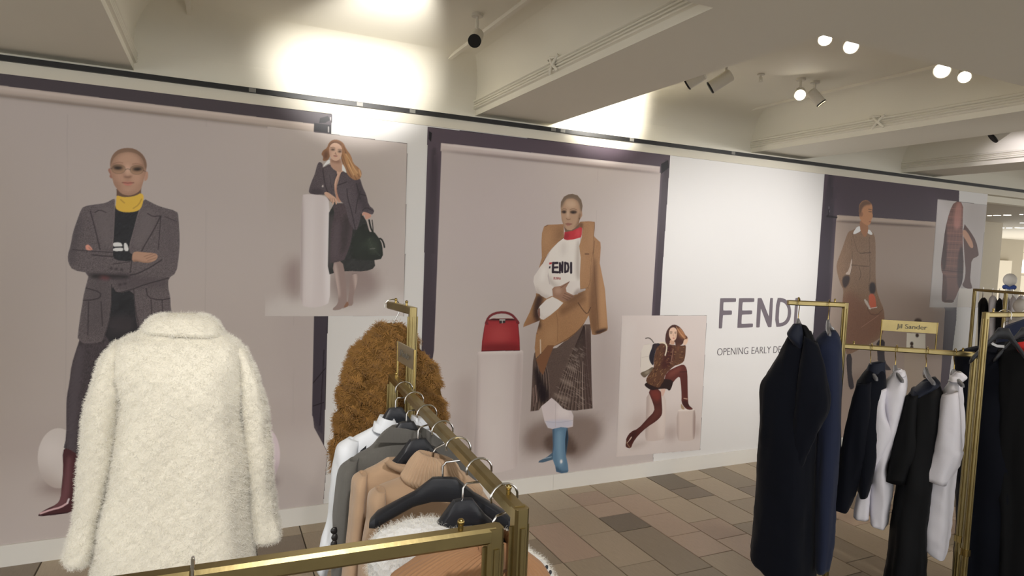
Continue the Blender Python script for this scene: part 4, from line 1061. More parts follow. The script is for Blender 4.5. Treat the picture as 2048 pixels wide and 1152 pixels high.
def upright(parent, x, y, h, foot=True):
    m = MB(); m.bar((x, y, .012), (x, y, h-.0015), TB*1.0, TB*1.0, up=(0, 1, 0))
    # raised fillets run up each face
    for s in (-1, 1):
        m.bar((x+s*(TB/2+.001), y, .012), (x+s*(TB/2+.001), y, h-.03), .008, .004, .3, up=(0, 1, 0))
        m.bar((x, y+s*(TB/2+.001), .012), (x, y+s*(TB/2+.001), h-.03), .008, .004, .3, up=(0, 1, 0))
    o = m.make('upright', M_brass, parent)
    c = MB(); c.bar((x, y, .352), (x, y, .382), TB+.010, TB+.010, up=(0, 1, 0)); c.make('sleeve_joint', M_brass2, o)
    return o

def rail(parent, a, b, h, name='top_rail', studs=True):
    m = MB(); m.bar((*a, h-TB/2), (*b, h-TB/2), TB, TB)
    o = m.make(name, M_brass, parent)
    if studs:
        d = Vector((b[0]-a[0], b[1]-a[1])); L_ = d.length; d /= L_
        for q in (.05, L_-.05):
            s = MB(); stud(s, (a[0]+d.x*q, a[1]+d.y*q, h)); s.make('stud', M_brass2, o, smooth=True)
    return o

A_near, A_far, A_up, A_end = xy(1040, 1012, LOW), xy(786, 748, LOW), xy(826, 614, TALL), xy(780, 603, TALL)
rA = empty('clothes_rail', (.53, 1.6, 0), 'brass rail with low bar of knitwear and tall arm holding the teddy jacket', 'clothes rail')
upright(rA, *A_near, LOW); upright(rA, *A_far, LOW); rail(rA, A_near, A_far, LOW)
upright(rA, *A_up, TALL); rail(rA, A_up, A_end, TALL, 'arm')
m = MB(); m.bar((*A_near, .012), (*A_far, .012), TB, .02).bar((*A_far, .012), (*A_up, .012), TB, .02); m.bar((A_near[0]-.22, A_near[1], .012), (A_near[0]+.22, A_near[1], .012), TB, .02)
m.bar((A_up[0]-.22, A_up[1], .012), (A_up[0]+.22, A_up[1], .012), TB, .02); m.make('base_bar', M_brass, rA)

rC = empty('clothes_rail', (0, .94, 0), 'nearest brass clothes rail, its bar crossing the bottom left', 'clothes rail')
C0 = xy(988, 1050, LOW); C1 = (C0[0]-1.0, C0[1]+.035)
upright(rC, *C0, LOW); upright(rC, *C1, LOW); rail(rC, C0, C1, LOW)
m = MB(); m.bar((C0[0], C0[1]-.2, .012), (C0[0], C0[1]+.02, .012), TB, .02).bar((C1[0], C1[1]-.2, .012), (C1[0], C1[1]+.2, .012), TB, .02).bar((*C0, .012), (*C1, .012), TB, .02).make('base_bar', M_brass, rC)

B_a, B_b, B_c, B_d = xy(1576, 600, TALL), xy(1691, 605, TALL), xy(1950, 704, LOW), xy(1972, 624, TALL); B_e = (B_d[0]+.6, B_d[1]-.03)
rB = empty('clothes_rail', (3.4, 2.3, 0), 'brass rail with tall arm and lower bar holding navy coats and white shirts', 'clothes rail')
upright(rB, *B_b, TALL); rail(rB, B_b, B_a, TALL, 'arm'); upright(rB, *B_c, LOW); rail(rB, B_b, B_c, LOW)
MB().bar((*B_b, .012), (*B_c, .012), TB, .02).bar((B_b[0]-.16, B_b[1]-.14, .012), (B_b[0]+.16, B_b[1]+.14, .012), TB, .02).bar((B_c[0]-.16, B_c[1]-.14, .012), (B_c[0]+.16, B_c[1]+.14, .012), TB, .02).make('base_bar', M_brass, rB)
rD = empty('clothes_rail', (3.9, 1.97, 0), 'tall brass clothes rail at right edge of picture holding black coats', 'clothes rail')
upright(rD, *B_d, TALL); rail(rD, B_d, B_e, TALL); upright(rD, *B_e, TALL)
MB().bar((*B_d, .012), (*B_e, .012), TB, .02).bar((B_e[0], B_e[1]-.2, .012), (B_e[0], B_e[1]+.2, .012), TB, .02).make('base_bar', M_brass, rD)

# ---------------------------------------------------------------- hangers
def hanger(x, y, yaw, top, label, mat=M_hang, half=.185, drop=.085, group=None, slope=.062, wire=M_chrome, style='wide', flip=1, xt=None):
    """hook over a rail whose upper face is at `top`; yaw turns the arms (0 = along X)"""
    e = empty('clothes_hanger', (x, y, top-drop), label, 'hanger', group)
    cz = top-TB/2; ca, sa = math.cos(yaw)*flip, math.sin(yaw)*flip
    W = lambda w, z: (x+w*ca, y+w*sa, z)
    zt = top-drop
    xt = x if xt is None else xt; k_ = (xt-x)/ca if abs(ca) > .3 else 0
    pts = [W(k_, zt-.01), W(k_, zt+.018), W(k_*.9+.003, zt+.026), W(.024, cz-.022)]
    pts += [W(.0245*math.cos(a), cz+.0225*math.sin(a)) for a in np.linspace(math.radians(-28), math.radians(196), 12)]
    MB().tube(pts, .0021, 8).make('hook', wire, e, smooth=True)
    n = 12; v = []; f = []
    ca, sa = math.cos(yaw), math.sin(yaw)
    st = np.linspace(-1, 1, 25)
    for s in st:
        a = abs(s)
        w = s*half
        if style == 'wide':
            zc = zt-.026-slope*max(0, a-.16)
            hh = .026 if a < .16 else .026-.011*min(1, (a-.16)/.25); dd = .011+.011*a**1.3
        else:
            zc = zt-.02-.045*max(0, a-.05)
            hh = .020-.010*min(1, a*1.6); dd = .008
        if a > .96: hh *= .55; dd *= .6
        yo = -.02*a*a
        for j in range(n):
            t = 2*math.pi*j/n
            cc, ss = math.cos(t), math.sin(t)
            q = dd*math.copysign(abs(cc)**.7, cc); r = hh*math.copysign(abs(ss)**.7, ss)
            v.append((xt+w*ca-(q+yo)*sa, y+w*sa+(q+yo)*ca, zc+r))
    for i in range(len(st)-1):
        for j in range(n): f.append((i*n+j, i*n+(j+1) % n, (i+1)*n+(j+1) % n, (i+1)*n+j))
    f += [tuple(range(n-1, -1, -1)), tuple(range((len(st)-1)*n, len(st)*n))]
    MB().add(v, f).make('hanger_body', mat, e, smooth=True)
    return e

# ---------------------------------------------------------------- cloth lofts
def crom(a, m):
    """Catmull-Rom through rows of numbers"""
    a = np.asarray(a, float); out = []
    P = np.vstack([2*a[0]-a[1], a, 2*a[-1]-a[-2]])
    for i in range(1, len(P)-2):
        for k in range(m):
            t = k/m; p0, p1, p2, p3 = P[i-1:i+3]
            out.append(.5*((2*p1)+(-p0+p2)*t+(2*p0-5*p1+4*p2-p3)*t*t+(-p0+3*p1-3*p2+p3)*t**3))
    out.append(P[-2]); return np.array(out)

def loft(name, rows, zm, p0, dr, th, mat, parent, off=0.0, n=44, m=6, e=2.6, fold=None, wr=.004, ws=9.0, seed=0, hem=True, top=True, ribs=None, drape=.007):
    """cloth shape from rows of (left, right) seen outlines lying on an upright plane;
    th = half thickness per row; fold = (count, amplitude at the hem)"""
    if mat.name.startswith('white_poplin') or mat.name.startswith('white_cotton'): drape = .017 if wr > .002 else .004
    elif mat.name.startswith(('midnight', 'black_crepe', 'navy_knit')): drape = .014
    dr = np.array(dr, float); dr /= np.linalg.norm(dr)
    nv = np.array([dr[1], -dr[0], 0.0])               # towards the camera side
    if nv @ (CAM-np.array([*p0[:2], 0])) * 1 < 0: nv = -nv
    q0 = np.array(p0[:2])+nv[:2]*off
    ox, oy, s = zm; R_ = []
    for i, (l, r) in enumerate(rows):
        A = on_plane(ox+l[0]/s, oy+l[1]/s, q0, dr); B = on_plane(ox+r[0]/s, oy+r[1]/s, q0, dr)
        t = th[i] if hasattr(th, '__len__') else th
        R_.append([*A, *B, t])
    R_ = crom(R_, m); k = len(R_); v = np.zeros((k, n, 3))
    tt = np.linspace(0, 2*math.pi, n, endpoint=False)
    cs, sn = np.cos(tt), np.sin(tt)
    cx = np.sign(cs)*np.abs(cs)**(2/e); sx = np.sign(sn)*np.abs(sn)**(2/e)
    rg = np.random.default_rng(seed+11); ph = rg.uniform(0, 6.28, 4)
    for i in range(k):
        A, B, t = R_[i, :3], R_[i, 3:6], max(R_[i, 6], .003)
        c = (A+B)/2; a = (B-A)/2; u = i/(k-1)
        b = np.full(n, t)
        p = c+np.outer(cx, a)+np.outer(sx*b, nv)
        if fold:
            amp = fold[1]*u**1.2
            d = amp*(np.sin(fold[0]*tt+ph[0]+.8*u)*.6+np.sin(fold[0]*.6*tt+ph[1]-1.1*u)*.5)
            p += np.outer(d*np.abs(sn)**.5*np.sign(sn), nv)*1.0
            p += np.outer(d*.5*cs, dr.tolist()+[0])
        if ribs:
            d = ribs[1]*np.cos(ribs[0]*tt)
            p += np.outer(d*sn, nv)+np.outer(d*cs, dr.tolist()+[0])
        v[i] = p
    if wr:
        for i in range(k):
            c = v[i].mean(0)
            for j in range(n):
                q = v[i, j]; u = i/(k-1)
                w = mnoise.noise(Vector((q[0]*ws, q[1]*ws, q[2]*ws*.55))+Vector((seed*3.1, 0, 0)))+.5*mnoise.noise(Vector((q[0]*ws*2.3, q[1]*ws*2.3, q[2]*ws*1.2+seed)))
                d = q-c; d[2] = 0; L_ = np.linalg.norm(d)+1e-6
                w2 = mnoise.noise(Vector((q[0]*26+seed, q[1]*26, q[2]*3.0+q[0]*5)))+.6*abs(mnoise.noise(Vector((q[0]*15+q[2]*9, q[1]*15-q[2]*6, q[2]*12+seed))))
                v[i, j] = q+d/L_*(wr*w+drape*w2*(.35+.65*u))
    V = v.reshape(-1, 3).tolist()
    F = [(i*n+j, (i+1)*n+j, (i+1)*n+(j+1) % n, i*n+(j+1) % n) for i in range(k-1) for j in range(n)]
    def cap(i, up, shrink=.88):
        c = v[i].mean(0); r = c+(v[i]-c)*shrink; r[:, 2] += up
        s0 = len(V); V.extend(r.tolist()); r2 = c+(v[i]-c)*shrink*.9; r2[:, 2] += up*4; s1 = len(V); V.extend(r2.tolist())
        for j in range(n):
            a_, b_ = i*n+j, i*n+(j+1) % n
            F.append((a_, s0+j, s0+(j+1) % n, b_)); F.append((s0+j, s1+j, s1+(j+1) % n, s0+(j+1) % n))
        F.append(tuple(range(s1, s1+n)))
    if hem: cap(k-1, .006)
    if top: cap(0, -.006, .8)
    return MB().add(V, F).make(name, mat, parent, smooth=False) if False else _smooth(MB().add(V, F).make(name, mat, parent))

def _smooth(o):
    o.data.polygons.foreach_set('use_smooth', np.ones(len(o.data.polygons), bool)); return o

def fuzz(name, src, count, length, rad, mat, parent, curl=.5, seed=0, droop=.3, clump=0, ca=1.0):
    """short hair strands rooted all over the source meshes"""
    rg = np.random.default_rng(seed); P0 = []; N0 = []
    for o in src:
        me = o.data; me.calc_loop_triangles()
        co = np.empty(len(me.vertices)*3); me.vertices.foreach_get('co', co); co = co.reshape(-1, 3)
        ti = np.empty(len(me.loop_triangles)*3, np.int32); me.loop_triangles.foreach_get('vertices', ti); ti = ti.reshape(-1, 3)
        a, b, c = co[ti[:, 0]], co[ti[:, 1]], co[ti[:, 2]]
        nn = np.cross(b-a, c-a); ar = np.linalg.norm(nn, axis=1)+1e-12; nn /= ar[:, None]
        face = (nn*(CAM-(a+b+c)/3)).sum(1) > -.35*np.linalg.norm(CAM-(a+b+c)/3, axis=1)
        P0.append((a, b, c, nn, ar)); 
    a, b, c, nn, ar = [np.concatenate([p[i] for p in P0]) for i in range(5)]
    idx = rg.choice(len(ar), count, p=ar/ar.sum())
    u = rg.random(count); w = rg.random(count); sw = u+w > 1; u[sw] = 1-u[sw]; w[sw] = 1-w[sw]
    P = a[idx]+(b[idx]-a[idx])*u[:, None]+(c[idx]-a[idx])*w[:, None]; N = nn[idx]
    D = N+rg.normal(0, curl, (count, 3))
    if clump:   # neighbouring strands lean the same way -> tufts
        for ax in range(3):
            D[:, ax] += ca*1.5*np.sin(P[:, 0]*clump+ax*2.1)*np.cos(P[:, 2]*clump*1.13+ax)+ca*.9*np.sin(P[:, 2]*clump*2.1+P[:, 0]*clump*1.7+ax*4)
    D[:, 2] -= droop; D /= np.linalg.norm(D, axis=1)[:, None]
    T = np.cross(D, rg.normal(0, 1, (count, 3))); T /= np.linalg.norm(T, axis=1)[:, None]
    L_ = length*rg.uniform(.5, 1.1, count)[:, None]
    K = 5; pts = np.empty((count, K, 3), np.float32)
    for k in range(K):
        t = k/(K-1)
        pts[:, k] = P+D*L_*math.sin(t*1.7)/1.1+T*L_*.55*(1-math.cos(t*2.6))*.5+np.array([0, 0, -1])*L_*t*t*.25*droop
    cu = bpy.data.hair_curves.new(name); cu.add_curves([K]*count)
    cu.position_data.foreach_set('vector', pts.ravel())
    r = cu.attributes.new('radius', 'FLOAT', 'POINT') if 'radius' not in cu.attributes else cu.attributes['radius']
    r.data.foreach_set('value', np.tile(np.linspace(rad, rad*.35, K), count).astype(np.float32))
    cu.materials.append(mat)
    o = bpy.data.objects.new(name, cu); COL.objects.link(o)
    o.parent = parent; o.matrix_parent_inverse = Matrix.Translation(parent.location).inverted()
    o['kind'] = 'stuff'; return o

# ---------------------------------------------------------------- cream coat on a bust form
M_cream = shader('cream_boucle', (236, 231, 216), .95, spec=.1, sheen=.3, vary=(60, .06), bump=('noise', 90, 1.0))
M_creamhair = shader('cream_mohair', (246, 243, 234), .9, spec=.1, sheen=.4)
M_form = shader('linen_bust', (200, 190, 170), .9)
M_stand = shader('dark_stand', (40, 36, 34), .4)
CY = 1.9; X1 = (1, .0)
wx = on_y(365, 700, CY)[0]
bust = empty('tailor_bust', (wx, CY, 0), 'tailor bust on a dark stand, hidden inside the cream coat', 'bust')
F1b = (0, 560, 1.9457)
loft('torso', [((640, 215), (790, 215)), ((600, 260), (830, 260)), ((520, 330), (900, 330)), ((520, 500), (900, 500)), ((560, 700), (870, 700)), ((520, 900), (890, 900))], F1b, (wx, CY), X1, [.03, .05, .07, .08, .07, .08], M_form, bust, wr=0)
MB().tube([(wx, CY, .03), (wx, CY, 1.1)], .014, 10).tube([(wx, CY, 0), (wx, CY, .02)], .16, 24).make('stand', M_stand, bust, smooth=True)
coat = empty('wool_coat', (wx, CY, .6), 'fluffy cream wool coat seen from behind, left of the brown teddy jacket', 'coat')
body = loft('coat_body', [((560, 188), (868, 196)), ((530, 212), (900, 222)), ((478, 232), (935, 246)), ((448, 275), (948, 290)), ((446, 350), (942, 350)), ((462, 430), (936, 430)), ((462, 520), (940, 520)), ((448, 640), (962, 640)), ((425, 780), (972, 780)), ((392, 940), (978, 940)), ((372, 1060), (985, 1060)), ((355, 1250), (995, 1250)), ((345, 1420), (1000, 1400))],
     F1b, (wx, CY), X1, [.062, .078, .095, .11, .125, .13, .13, .135, .14, .145, .15, .155, .16], M_cream, coat, fold=(5, .014), wr=.007, ws=14, seed=1, n=72)
sl = loft('sleeve', [((452, 238), (500, 250)), ((400, 300), (478, 330)), ((368, 385), (478, 420)), ((338, 500), (470, 510)), ((322, 610), (456, 620)), ((312, 720), (440, 730)), ((302, 840), (412, 840)), ((290, 940), (388, 940)), ((268, 1020), (376, 1030)), ((262, 1080), (360, 1075)), ((285, 1100), (335, 1100))],
     F1b, (wx, CY), X1, [.03, .055, .062, .062, .06, .058, .056, .054, .056, .055, .03], M_cream, coat, off=.01, wr=.008, ws=16, seed=2)
sr = loft('sleeve', [((900, 248), (950, 258)), ((915, 300), (985, 320)), ((928, 380), (1008, 390)), ((932, 470), (1030, 480)), ((942, 580), (1044, 590)), ((956, 690), (1056, 700)), ((966, 800), (1062, 810)), ((974, 890), (1074, 890)), ((984, 960), (1092, 950)), ((984, 1000), (1086, 985)), ((1010, 1010), (1060, 998))],
     F1b, (wx, CY), X1, [.03, .055, .062, .062, .06, .058, .056, .054, .056, .055, .03], M_cream, coat, off=.01, wr=.008, ws=16, seed=3)
collar = loft('collar', [((640, 133), (780, 133)), ((600, 142), (828, 150)), ((572, 164), (852, 176)), ((557, 186), (868, 202)), ((566, 200), (866, 215))], F1b, (wx, CY), X1, [.035, .052, .066, .074, .068], M_cream, coat, off=.008, wr=.005, ws=16, seed=4, n=56)
fuzz('pile', [body, sl, sr, collar], 190000, .010, .00024, M_creamhair, coat, curl=.8, seed=3, droop=.3, clump=130, ca=.45)

# ---------------------------------------------------------------- rust teddy jacket
G = (600, 560, 1.946)
M_teddy = shader('rust_teddy', (104, 76, 40), .95, spec=.1, vary=(35, .4), bump=('noise', 60, 1.0))
M_teddyh = shader('rust_teddy_pile', (164, 122, 64), .8, spec=.15, sheen=.2, vary=(30, .45))
tx, ty = A_end[0], A_end[1]-.03
hanger(tx, ty, 0, TALL, 'chrome hook and hanger on the tall arm, inside the brown teddy jacket', half=.10, drop=.10, slope=.14)
tj = empty('teddy_jacket', (tx, ty, 1.3), 'rust-brown shaggy teddy jacket hanging from the tall arm, centre left', 'jacket')
tb_ = loft('jacket_body', [((318, 172), (390, 172)), ((270, 222), (425, 212)), ((225, 275), (470, 275)), ((205, 340), (492, 330)), ((200, 420), (505, 420)), ((196, 520), (510, 520)), ((190, 640), (512, 640)), ((186, 760), (510, 760)), ((184, 900), (505, 900))],
      G, (tx, ty), X1, [.03, .06, .08, .09, .095, .1, .1, .1, .1], M_teddy, tj, fold=(6, .02), wr=.02, ws=16, seed=5, n=60)
tl_ = loft('sleeve', [((235, 255), (270, 270)), ((190, 320), (260, 340)), ((172, 410), (240, 420)), ((152, 490), (225, 500)), ((138, 580), (205, 590)), ((130, 660), (185, 670)), ((122, 735), (150, 740))], G, (tx, ty), X1, [.03, .06, .06, .06, .055, .05, .03], M_teddy, tj, off=.02, wr=.016, ws=18, seed=6)
tr_ = loft('sleeve', [((440, 255), (478, 280)), ((450, 330), (518, 345)), ((465, 420), (535, 430)), ((475, 520), (550, 520)), ((480, 620), (560, 620)), ((485, 740), (560, 740))], G, (tx, ty), X1, [.03, .06, .06, .06, .055, .05], M_teddy, tj, off=.02, wr=.016, ws=18, seed=7)
fuzz('pile', [tb_, tl_, tr_], 80000, .022, .00060, M_teddyh, tj, curl=.35, seed=5, droop=.5, clump=62)

# ---------------------------------------------------------------- low bar: shirt, blazer, knitwear
def onrail(a, b, y):
    t = (y-a[1])/(b[1]-a[1]); return a[0]+(b[0]-a[0])*t
RA = lambda y: (onrail(A_near, A_far, y), y)
M_shirt = shader('white_cotton', (232, 236, 242), .75, spec=.2, bump=('noise', 18, .25))
M_blazer = shader('grey_wool_blazer', (98, 96, 92), .85, spec=.15, sheen=.15, vary=(220, .10, (1, 1, .25)))
M_tan = shader('camel_fine_knit', (180, 151, 123), .9, spec=.1, sheen=.25, vary=(25, .05), bump=('wave', 260, .10))
M_tanrib = shader('camel_rib', (186, 158, 130), .9, spec=.1, sheen=.2)
M_lace = shader('white_open_knit', (236, 236, 234), .9, spec=.1, sheen=.2, bump=('voronoi', 80, 1.0))
M_camel = shader('rust_camel_rib', (164, 124, 90), .9, spec=.1, sheen=.2)
M_dkbtn = shader('dark_button', (34, 32, 32), .35)

h_ = {}
for y, half, yaw, slope, tp, lab, k in (
  (1.963, .11, .02, .12, (791, 814), 'black hanger of the white shirt, farthest on the low bar', 1),
  (1.818, .11, -.04, .12, (813, 842), 'black hanger of the grey blazer, second farthest on the low bar', 2),
  (1.661, .115, .03, .10, (836, 876), 'black hanger inside the round-neck camel sweater', 3),
  (1.497, .10, .0, .12, (866, 921), 'black hanger hidden in the camel roll-neck sweater', 4),
  (1.358, .142, -.38, .075, (889, 953), 'bare black hanger with nothing over its shoulder, on the low bar', 5),
  (1.206, .10, -.03, .085, (926, 996), 'black hanger of the white openwork knit', 6),
  (1.058, .075, .04, .10, (986, 1064), 'black hanger in the ribbed camel sweater nearest the corner', 7)):
    y *= .878; x = RA(y)[0]; t_ = on_y(*tp, y)
    h_[k] = hanger(x, y, yaw, LOW, lab, half=half, drop=LOW-t_[2], xt=t_[0], slope=slope, group='black hangers on the low bar')
# loop hanging from the bare hanger
p = on_y(759, 1042, 1.2)
tag(MB().tube([(p[0], p[1], p[2]), (p[0], p[1], p[2]-.09), (p[0]+.02, p[1], p[2]-.12), (p[0]+.06, p[1], p[2]-.13)], .0016, 6).make('hanger_loop', M_dkbtn, h_[5]))

y = 1.963*.878; s = empty('cotton_shirt', (RA(y)[0], y, 1.0), 'white cotton shirt, farthest garment on the low bar', 'shirt')
loft('shirt_body', [((322, 548), (452, 552)), ((262, 585), (520, 596)), ((205, 618), (590, 645)), ((180, 660), (640, 700)), ((178, 740), (660, 760)), ((172, 860), (655, 860)), ((160, 1000), (650, 1000)), ((140, 1150), (640, 1150)), ((120, 1330), (630, 1330))], G, RA(y), X1, [.02, .03, .038, .042, .045, .05, .055, .06, .06], M_shirt, s, fold=(6, .012), seed=8)
loft('sleeve', [((196, 612), (230, 625)), ((152, 650), (220, 670)), ((142, 720), (210, 730)), ((132, 820), (200, 820)), ((112, 930), (180, 930)), ((84, 1030), (150, 1030)), ((60, 1105), (120, 1120)), ((62, 1135), (112, 1150))], G, RA(y), X1, [.015, .04, .042, .04, .038, .036, .034, .03], M_shirt, s, off=.012, seed=9, wr=.006)
loft('collar', [((314, 530), (366, 540)), ((298, 560), (380, 575)), ((280, 585), (360, 600))], G, RA(y), X1, [.03, .034, .03], M_shirt, s, off=.014, wr=.002)
loft('collar', [((438, 540), (462, 545)), ((430, 560), (500, 575))], G, RA(y), X1, [.03, .03], M_shirt, s, off=.014, wr=.002)

y = 1.818*.878; s = empty('wool_blazer', (RA(y)[0], y, 1.0), 'mid-grey wool blazer on the low bar', 'blazer')
loft('blazer_body', [((355, 572), (480, 574)), ((318, 600), (530, 606)), ((272, 650), (590, 660)), ((215, 688), (648, 715)), ((185, 730), (690, 780)), ((182, 820), (705, 860)), ((180, 930), (700, 940)), ((178, 1050), (690, 1050)), ((170, 1180), (690, 1180)), ((165, 1400), (690, 1400))], G, RA(y), X1, [.03, .035, .04, .045, .048, .05, .055, .06, .06, .06], M_blazer, s, fold=(5, .008), seed=10)
loft('sleeve', [((190, 702), (230, 690)), ((156, 740), (215, 745)), ((144, 800), (205, 810)), ((136, 880), (192, 880)), ((134, 980), (186, 980)), ((132, 1080), (180, 1080)), ((130, 1180), (178, 1180))], G, RA(y), X1, [.02, .04, .044, .042, .04, .038, .036], M_blazer, s, off=.012, seed=11)
lap = MB()
for pts in ([(352, 574), (300, 622), (296, 632), (400, 634), (470, 626), (474, 598), (420, 582)], [(484, 578), (560, 628), (530, 650), (478, 628), (474, 598)]):
    q = [on_y(600+a/1.946, 560+b/1.946, y-.045) for a, b in pts]
    lap.add([tuple(p) for p in q]+[(p[0], p[1]+.006, p[2]) for p in q], [tuple(range(len(q))), tuple(range(2*len(q)-1, len(q)-1, -1))]+[(i, (i+1) % len(q), (i+1) % len(q)+len(q), i+len(q)) for i in range(len(q))])
lap.make('lapel', M_blazer, s)
for k in range(6):
    q = on_y(600+(133+(k % 2)*3)/1.946, 560+(975+k*26)/1.946, y-.04)
    MB().sphere(tuple(q), .009, 12, 8, 1, .5, 1).make('button', M_dkbtn, s, smooth=True)

y = 1.661*.878; s = empty('camel_sweater', (RA(y)[0], y, 1.0), 'camel round-neck sweater between the grey blazer and the roll-neck', 'sweater')
loft('sweater_body', [((338, 698), (525, 712)), ((300, 722), (570, 738)), ((248, 748), (640, 775)), ((222, 780), (700, 830)), ((226, 860), (720, 900)), ((222, 960), (720, 980)), ((215, 1080), (720, 1100)), ((210, 1200), (720, 1200)), ((205, 1400), (720, 1400))], G, RA(y), X1, [.028, .035, .042, .05, .052, .055, .058, .06, .06], M_tan, s, fold=(6, .012), seed=12)
loft('sleeve', [((232, 752), (262, 750)), ((207, 785), (256, 790)), ((199, 860), (246, 870)), ((190, 960), (236, 970)), ((178, 1070), (226, 1080)), ((165, 1180), (216, 1190))], G, RA(y), X1, [.02, .04, .042, .04, .038, .035], M_tan, s, off=.014, seed=13)
q = [on_y(600+a/1.946, 560+b/1.946, y-.042) for a, b in ((336, 700), (352, 716), (376, 730), (404, 740), (430, 744), (456, 742))]
MB().tube([tuple(a) for a in q], [.008]*6, 10).make('neck_rib', M_tanrib, s, smooth=True)

y = 1.497*.878; s = empty('camel_sweater', (RA(y)[0], y, 1.0), 'camel roll-neck sweater with wide ribbed collar', 'sweater')
loft('sweater_body', [((420, 770), (640, 745)), ((350, 795), (690, 790)), ((298, 818), (730, 850)), ((284, 860), (760, 910)), ((290, 950), (775, 970)), ((286, 1060), (780, 1070)), ((280, 1180), (780, 1190)), ((275, 1400), (780, 1400))], G, RA(y), X1, [.035, .042, .05, .052, .055, .058, .06, .06], M_tan, s, fold=(6, .010), seed=14)
loft('sleeve', [((298, 812), (330, 812)), ((268, 850), (322, 860)), ((264, 930), (312, 940)), ((250, 1020), (300, 1030)), ((236, 1110), (288, 1120)), ((228, 1200), (280, 1200))], G, RA(y), X1, [.02, .04, .042, .04, .038, .035], M_tan, s, off=.014, seed=15)
loft('roll_neck', [((468, 668), (560, 690)), ((452, 684), (600, 705)), ((430, 715), (618, 735)), ((412, 748), (660, 770)), ((400, 775), (700, 800)), ((445, 812), (690, 842))], G, RA(y), X1, [.022, .036, .046, .05, .05, .04], M_tanrib, s, off=.010, n=240, m=5, wr=0, ribs=(44, .0022))

y = 1.206*.878; s = empty('openwork_knit', (RA(y)[0], y, .95), 'fluffy white openwork knit under black hanger at the bar corner', 'knitwear')
lb_ = loft('knit_body', [((520, 938), (800, 985)), ((430, 945), (850, 1020)), ((360, 968), (900, 1060)), ((300, 1000), (945, 1090)), ((282, 1050), (975, 1130)), ((275, 1120), (990, 1190)), ((290, 1250), (1000, 1290)), ((300, 1500), (1000, 1500))], G, RA(y), X1, [.03, .04, .045, .05, .052, .055, .058, .06], M_lace, s, fold=(5, .008), seed=16, wr=.004, ws=20)
fuzz('pile', [lb_], 26000, .011, .00016, M_creamhair, s, curl=.8, seed=8, droop=.2)
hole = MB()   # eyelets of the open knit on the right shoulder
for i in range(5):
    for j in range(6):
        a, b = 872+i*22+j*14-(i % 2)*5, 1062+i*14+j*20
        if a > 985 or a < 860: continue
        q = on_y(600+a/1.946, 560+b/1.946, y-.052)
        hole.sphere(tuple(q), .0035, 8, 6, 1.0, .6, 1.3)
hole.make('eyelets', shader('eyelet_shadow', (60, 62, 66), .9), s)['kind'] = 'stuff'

y = 1.058*.878; s = empty('camel_sweater', (RA(y)[0], y, .95), 'nearest sweater on the low bar, rust-camel with coarse ribs', 'sweater')
def ribbed(o_rows, th, seed, ribs=(52, .0022), **k):
    return loft('sweater_body', o_rows, G, RA(y), X1, th, M_camel, s, seed=seed, n=232, m=4, ribs=ribs, wr=.003, **k)
ribbed([((690, 1012), (830, 1012)), ((640, 1026), (860, 1040)), ((565, 1045), (895, 1070)), ((480, 1090), (930, 1105)), ((400, 1145), (960, 1155)), ((372, 1210), (980, 1230)), ((380, 1500), (990, 1500))], [.025, .036, .045, .05, .055, .058, .06], 17)
loft('roll_neck', [((700, 992), (828, 992)), ((690, 1010), (836, 1010)), ((688, 1050), (838, 1050)), ((690, 1095), (840, 1095))], G, RA(y), X1, [.03, .036, .038, .036], M_camel, s, off=.016, n=150, m=4, wr=0, ribs=(30, .0022))

# name plate standing on the low bar
M_plate = shader('brushed_plate', (196, 186, 160), .35, .9)
M_ink = shader('engraved_grey', (96, 92, 84), .6)
sg = empty('sign_plate', (*A_far, LOW), 'small plate reading Jil Sander on two rods in front of the teddy jacket', 'sign')
pa, pb = on_plane(795, 678, (A_far[0], A_far[1]-.06), (.03, -1)), on_plane(828, 703, (A_far[0], A_far[1]-.06), (.03, -1))
pc, pd = on_plane(828, 745, (A_far[0], A_far[1]-.06), (.03, -1)), on_plane(797, 718, (A_far[0], A_far[1]-.06), (.03, -1))
zt, zb = (pa[2]+pb[2])/2, (pc[2]+pd[2])/2
MB().bar((pa[0], pa[1], (zt+zb)/2), (pb[0], pb[1], (zt+zb)/2), .004, zt-zb, .1).make('plate', M_plate, sg)
for q in (pa, pb):
    MB().bar((q[0], q[1]*.995, LOW), (q[0], q[1]*.995, zt), .006, .006).make('rod', M_brass2, sg)
def mesh_text(name, body, size, mat, loc, rot, parent, width):
    o = text(name, body, size, mat, (0, 0, 0), (0, 0, 0), None, .0004)
    me = bpy.data.meshes.new_from_object(o); cu = o.data; bpy.data.objects.remove(o); bpy.data.curves.remove(cu)
    xs = [v.co.x for v in me.vertices]; k = width/(max(xs)-min(xs))
    for v in me.vertices: v.co.x *= k
    o = bpy.data.objects.new(name, me); COL.objects.link(o)
    if not me.materials: me.materials.append(mat)
    o.location = loc; o.rotation_euler = rot
    if parent: o.parent = parent; o.matrix_parent_inverse = Matrix.Translation(parent.location).inverted()
    return o
mesh_text('engraving', 'Jil Sander', .026, M_ink, (pa[0]-.0032, pa[1]-.04, (zt+zb)/2-.006), (math.pi/2, 0, -math.pi/2), sg, .10)

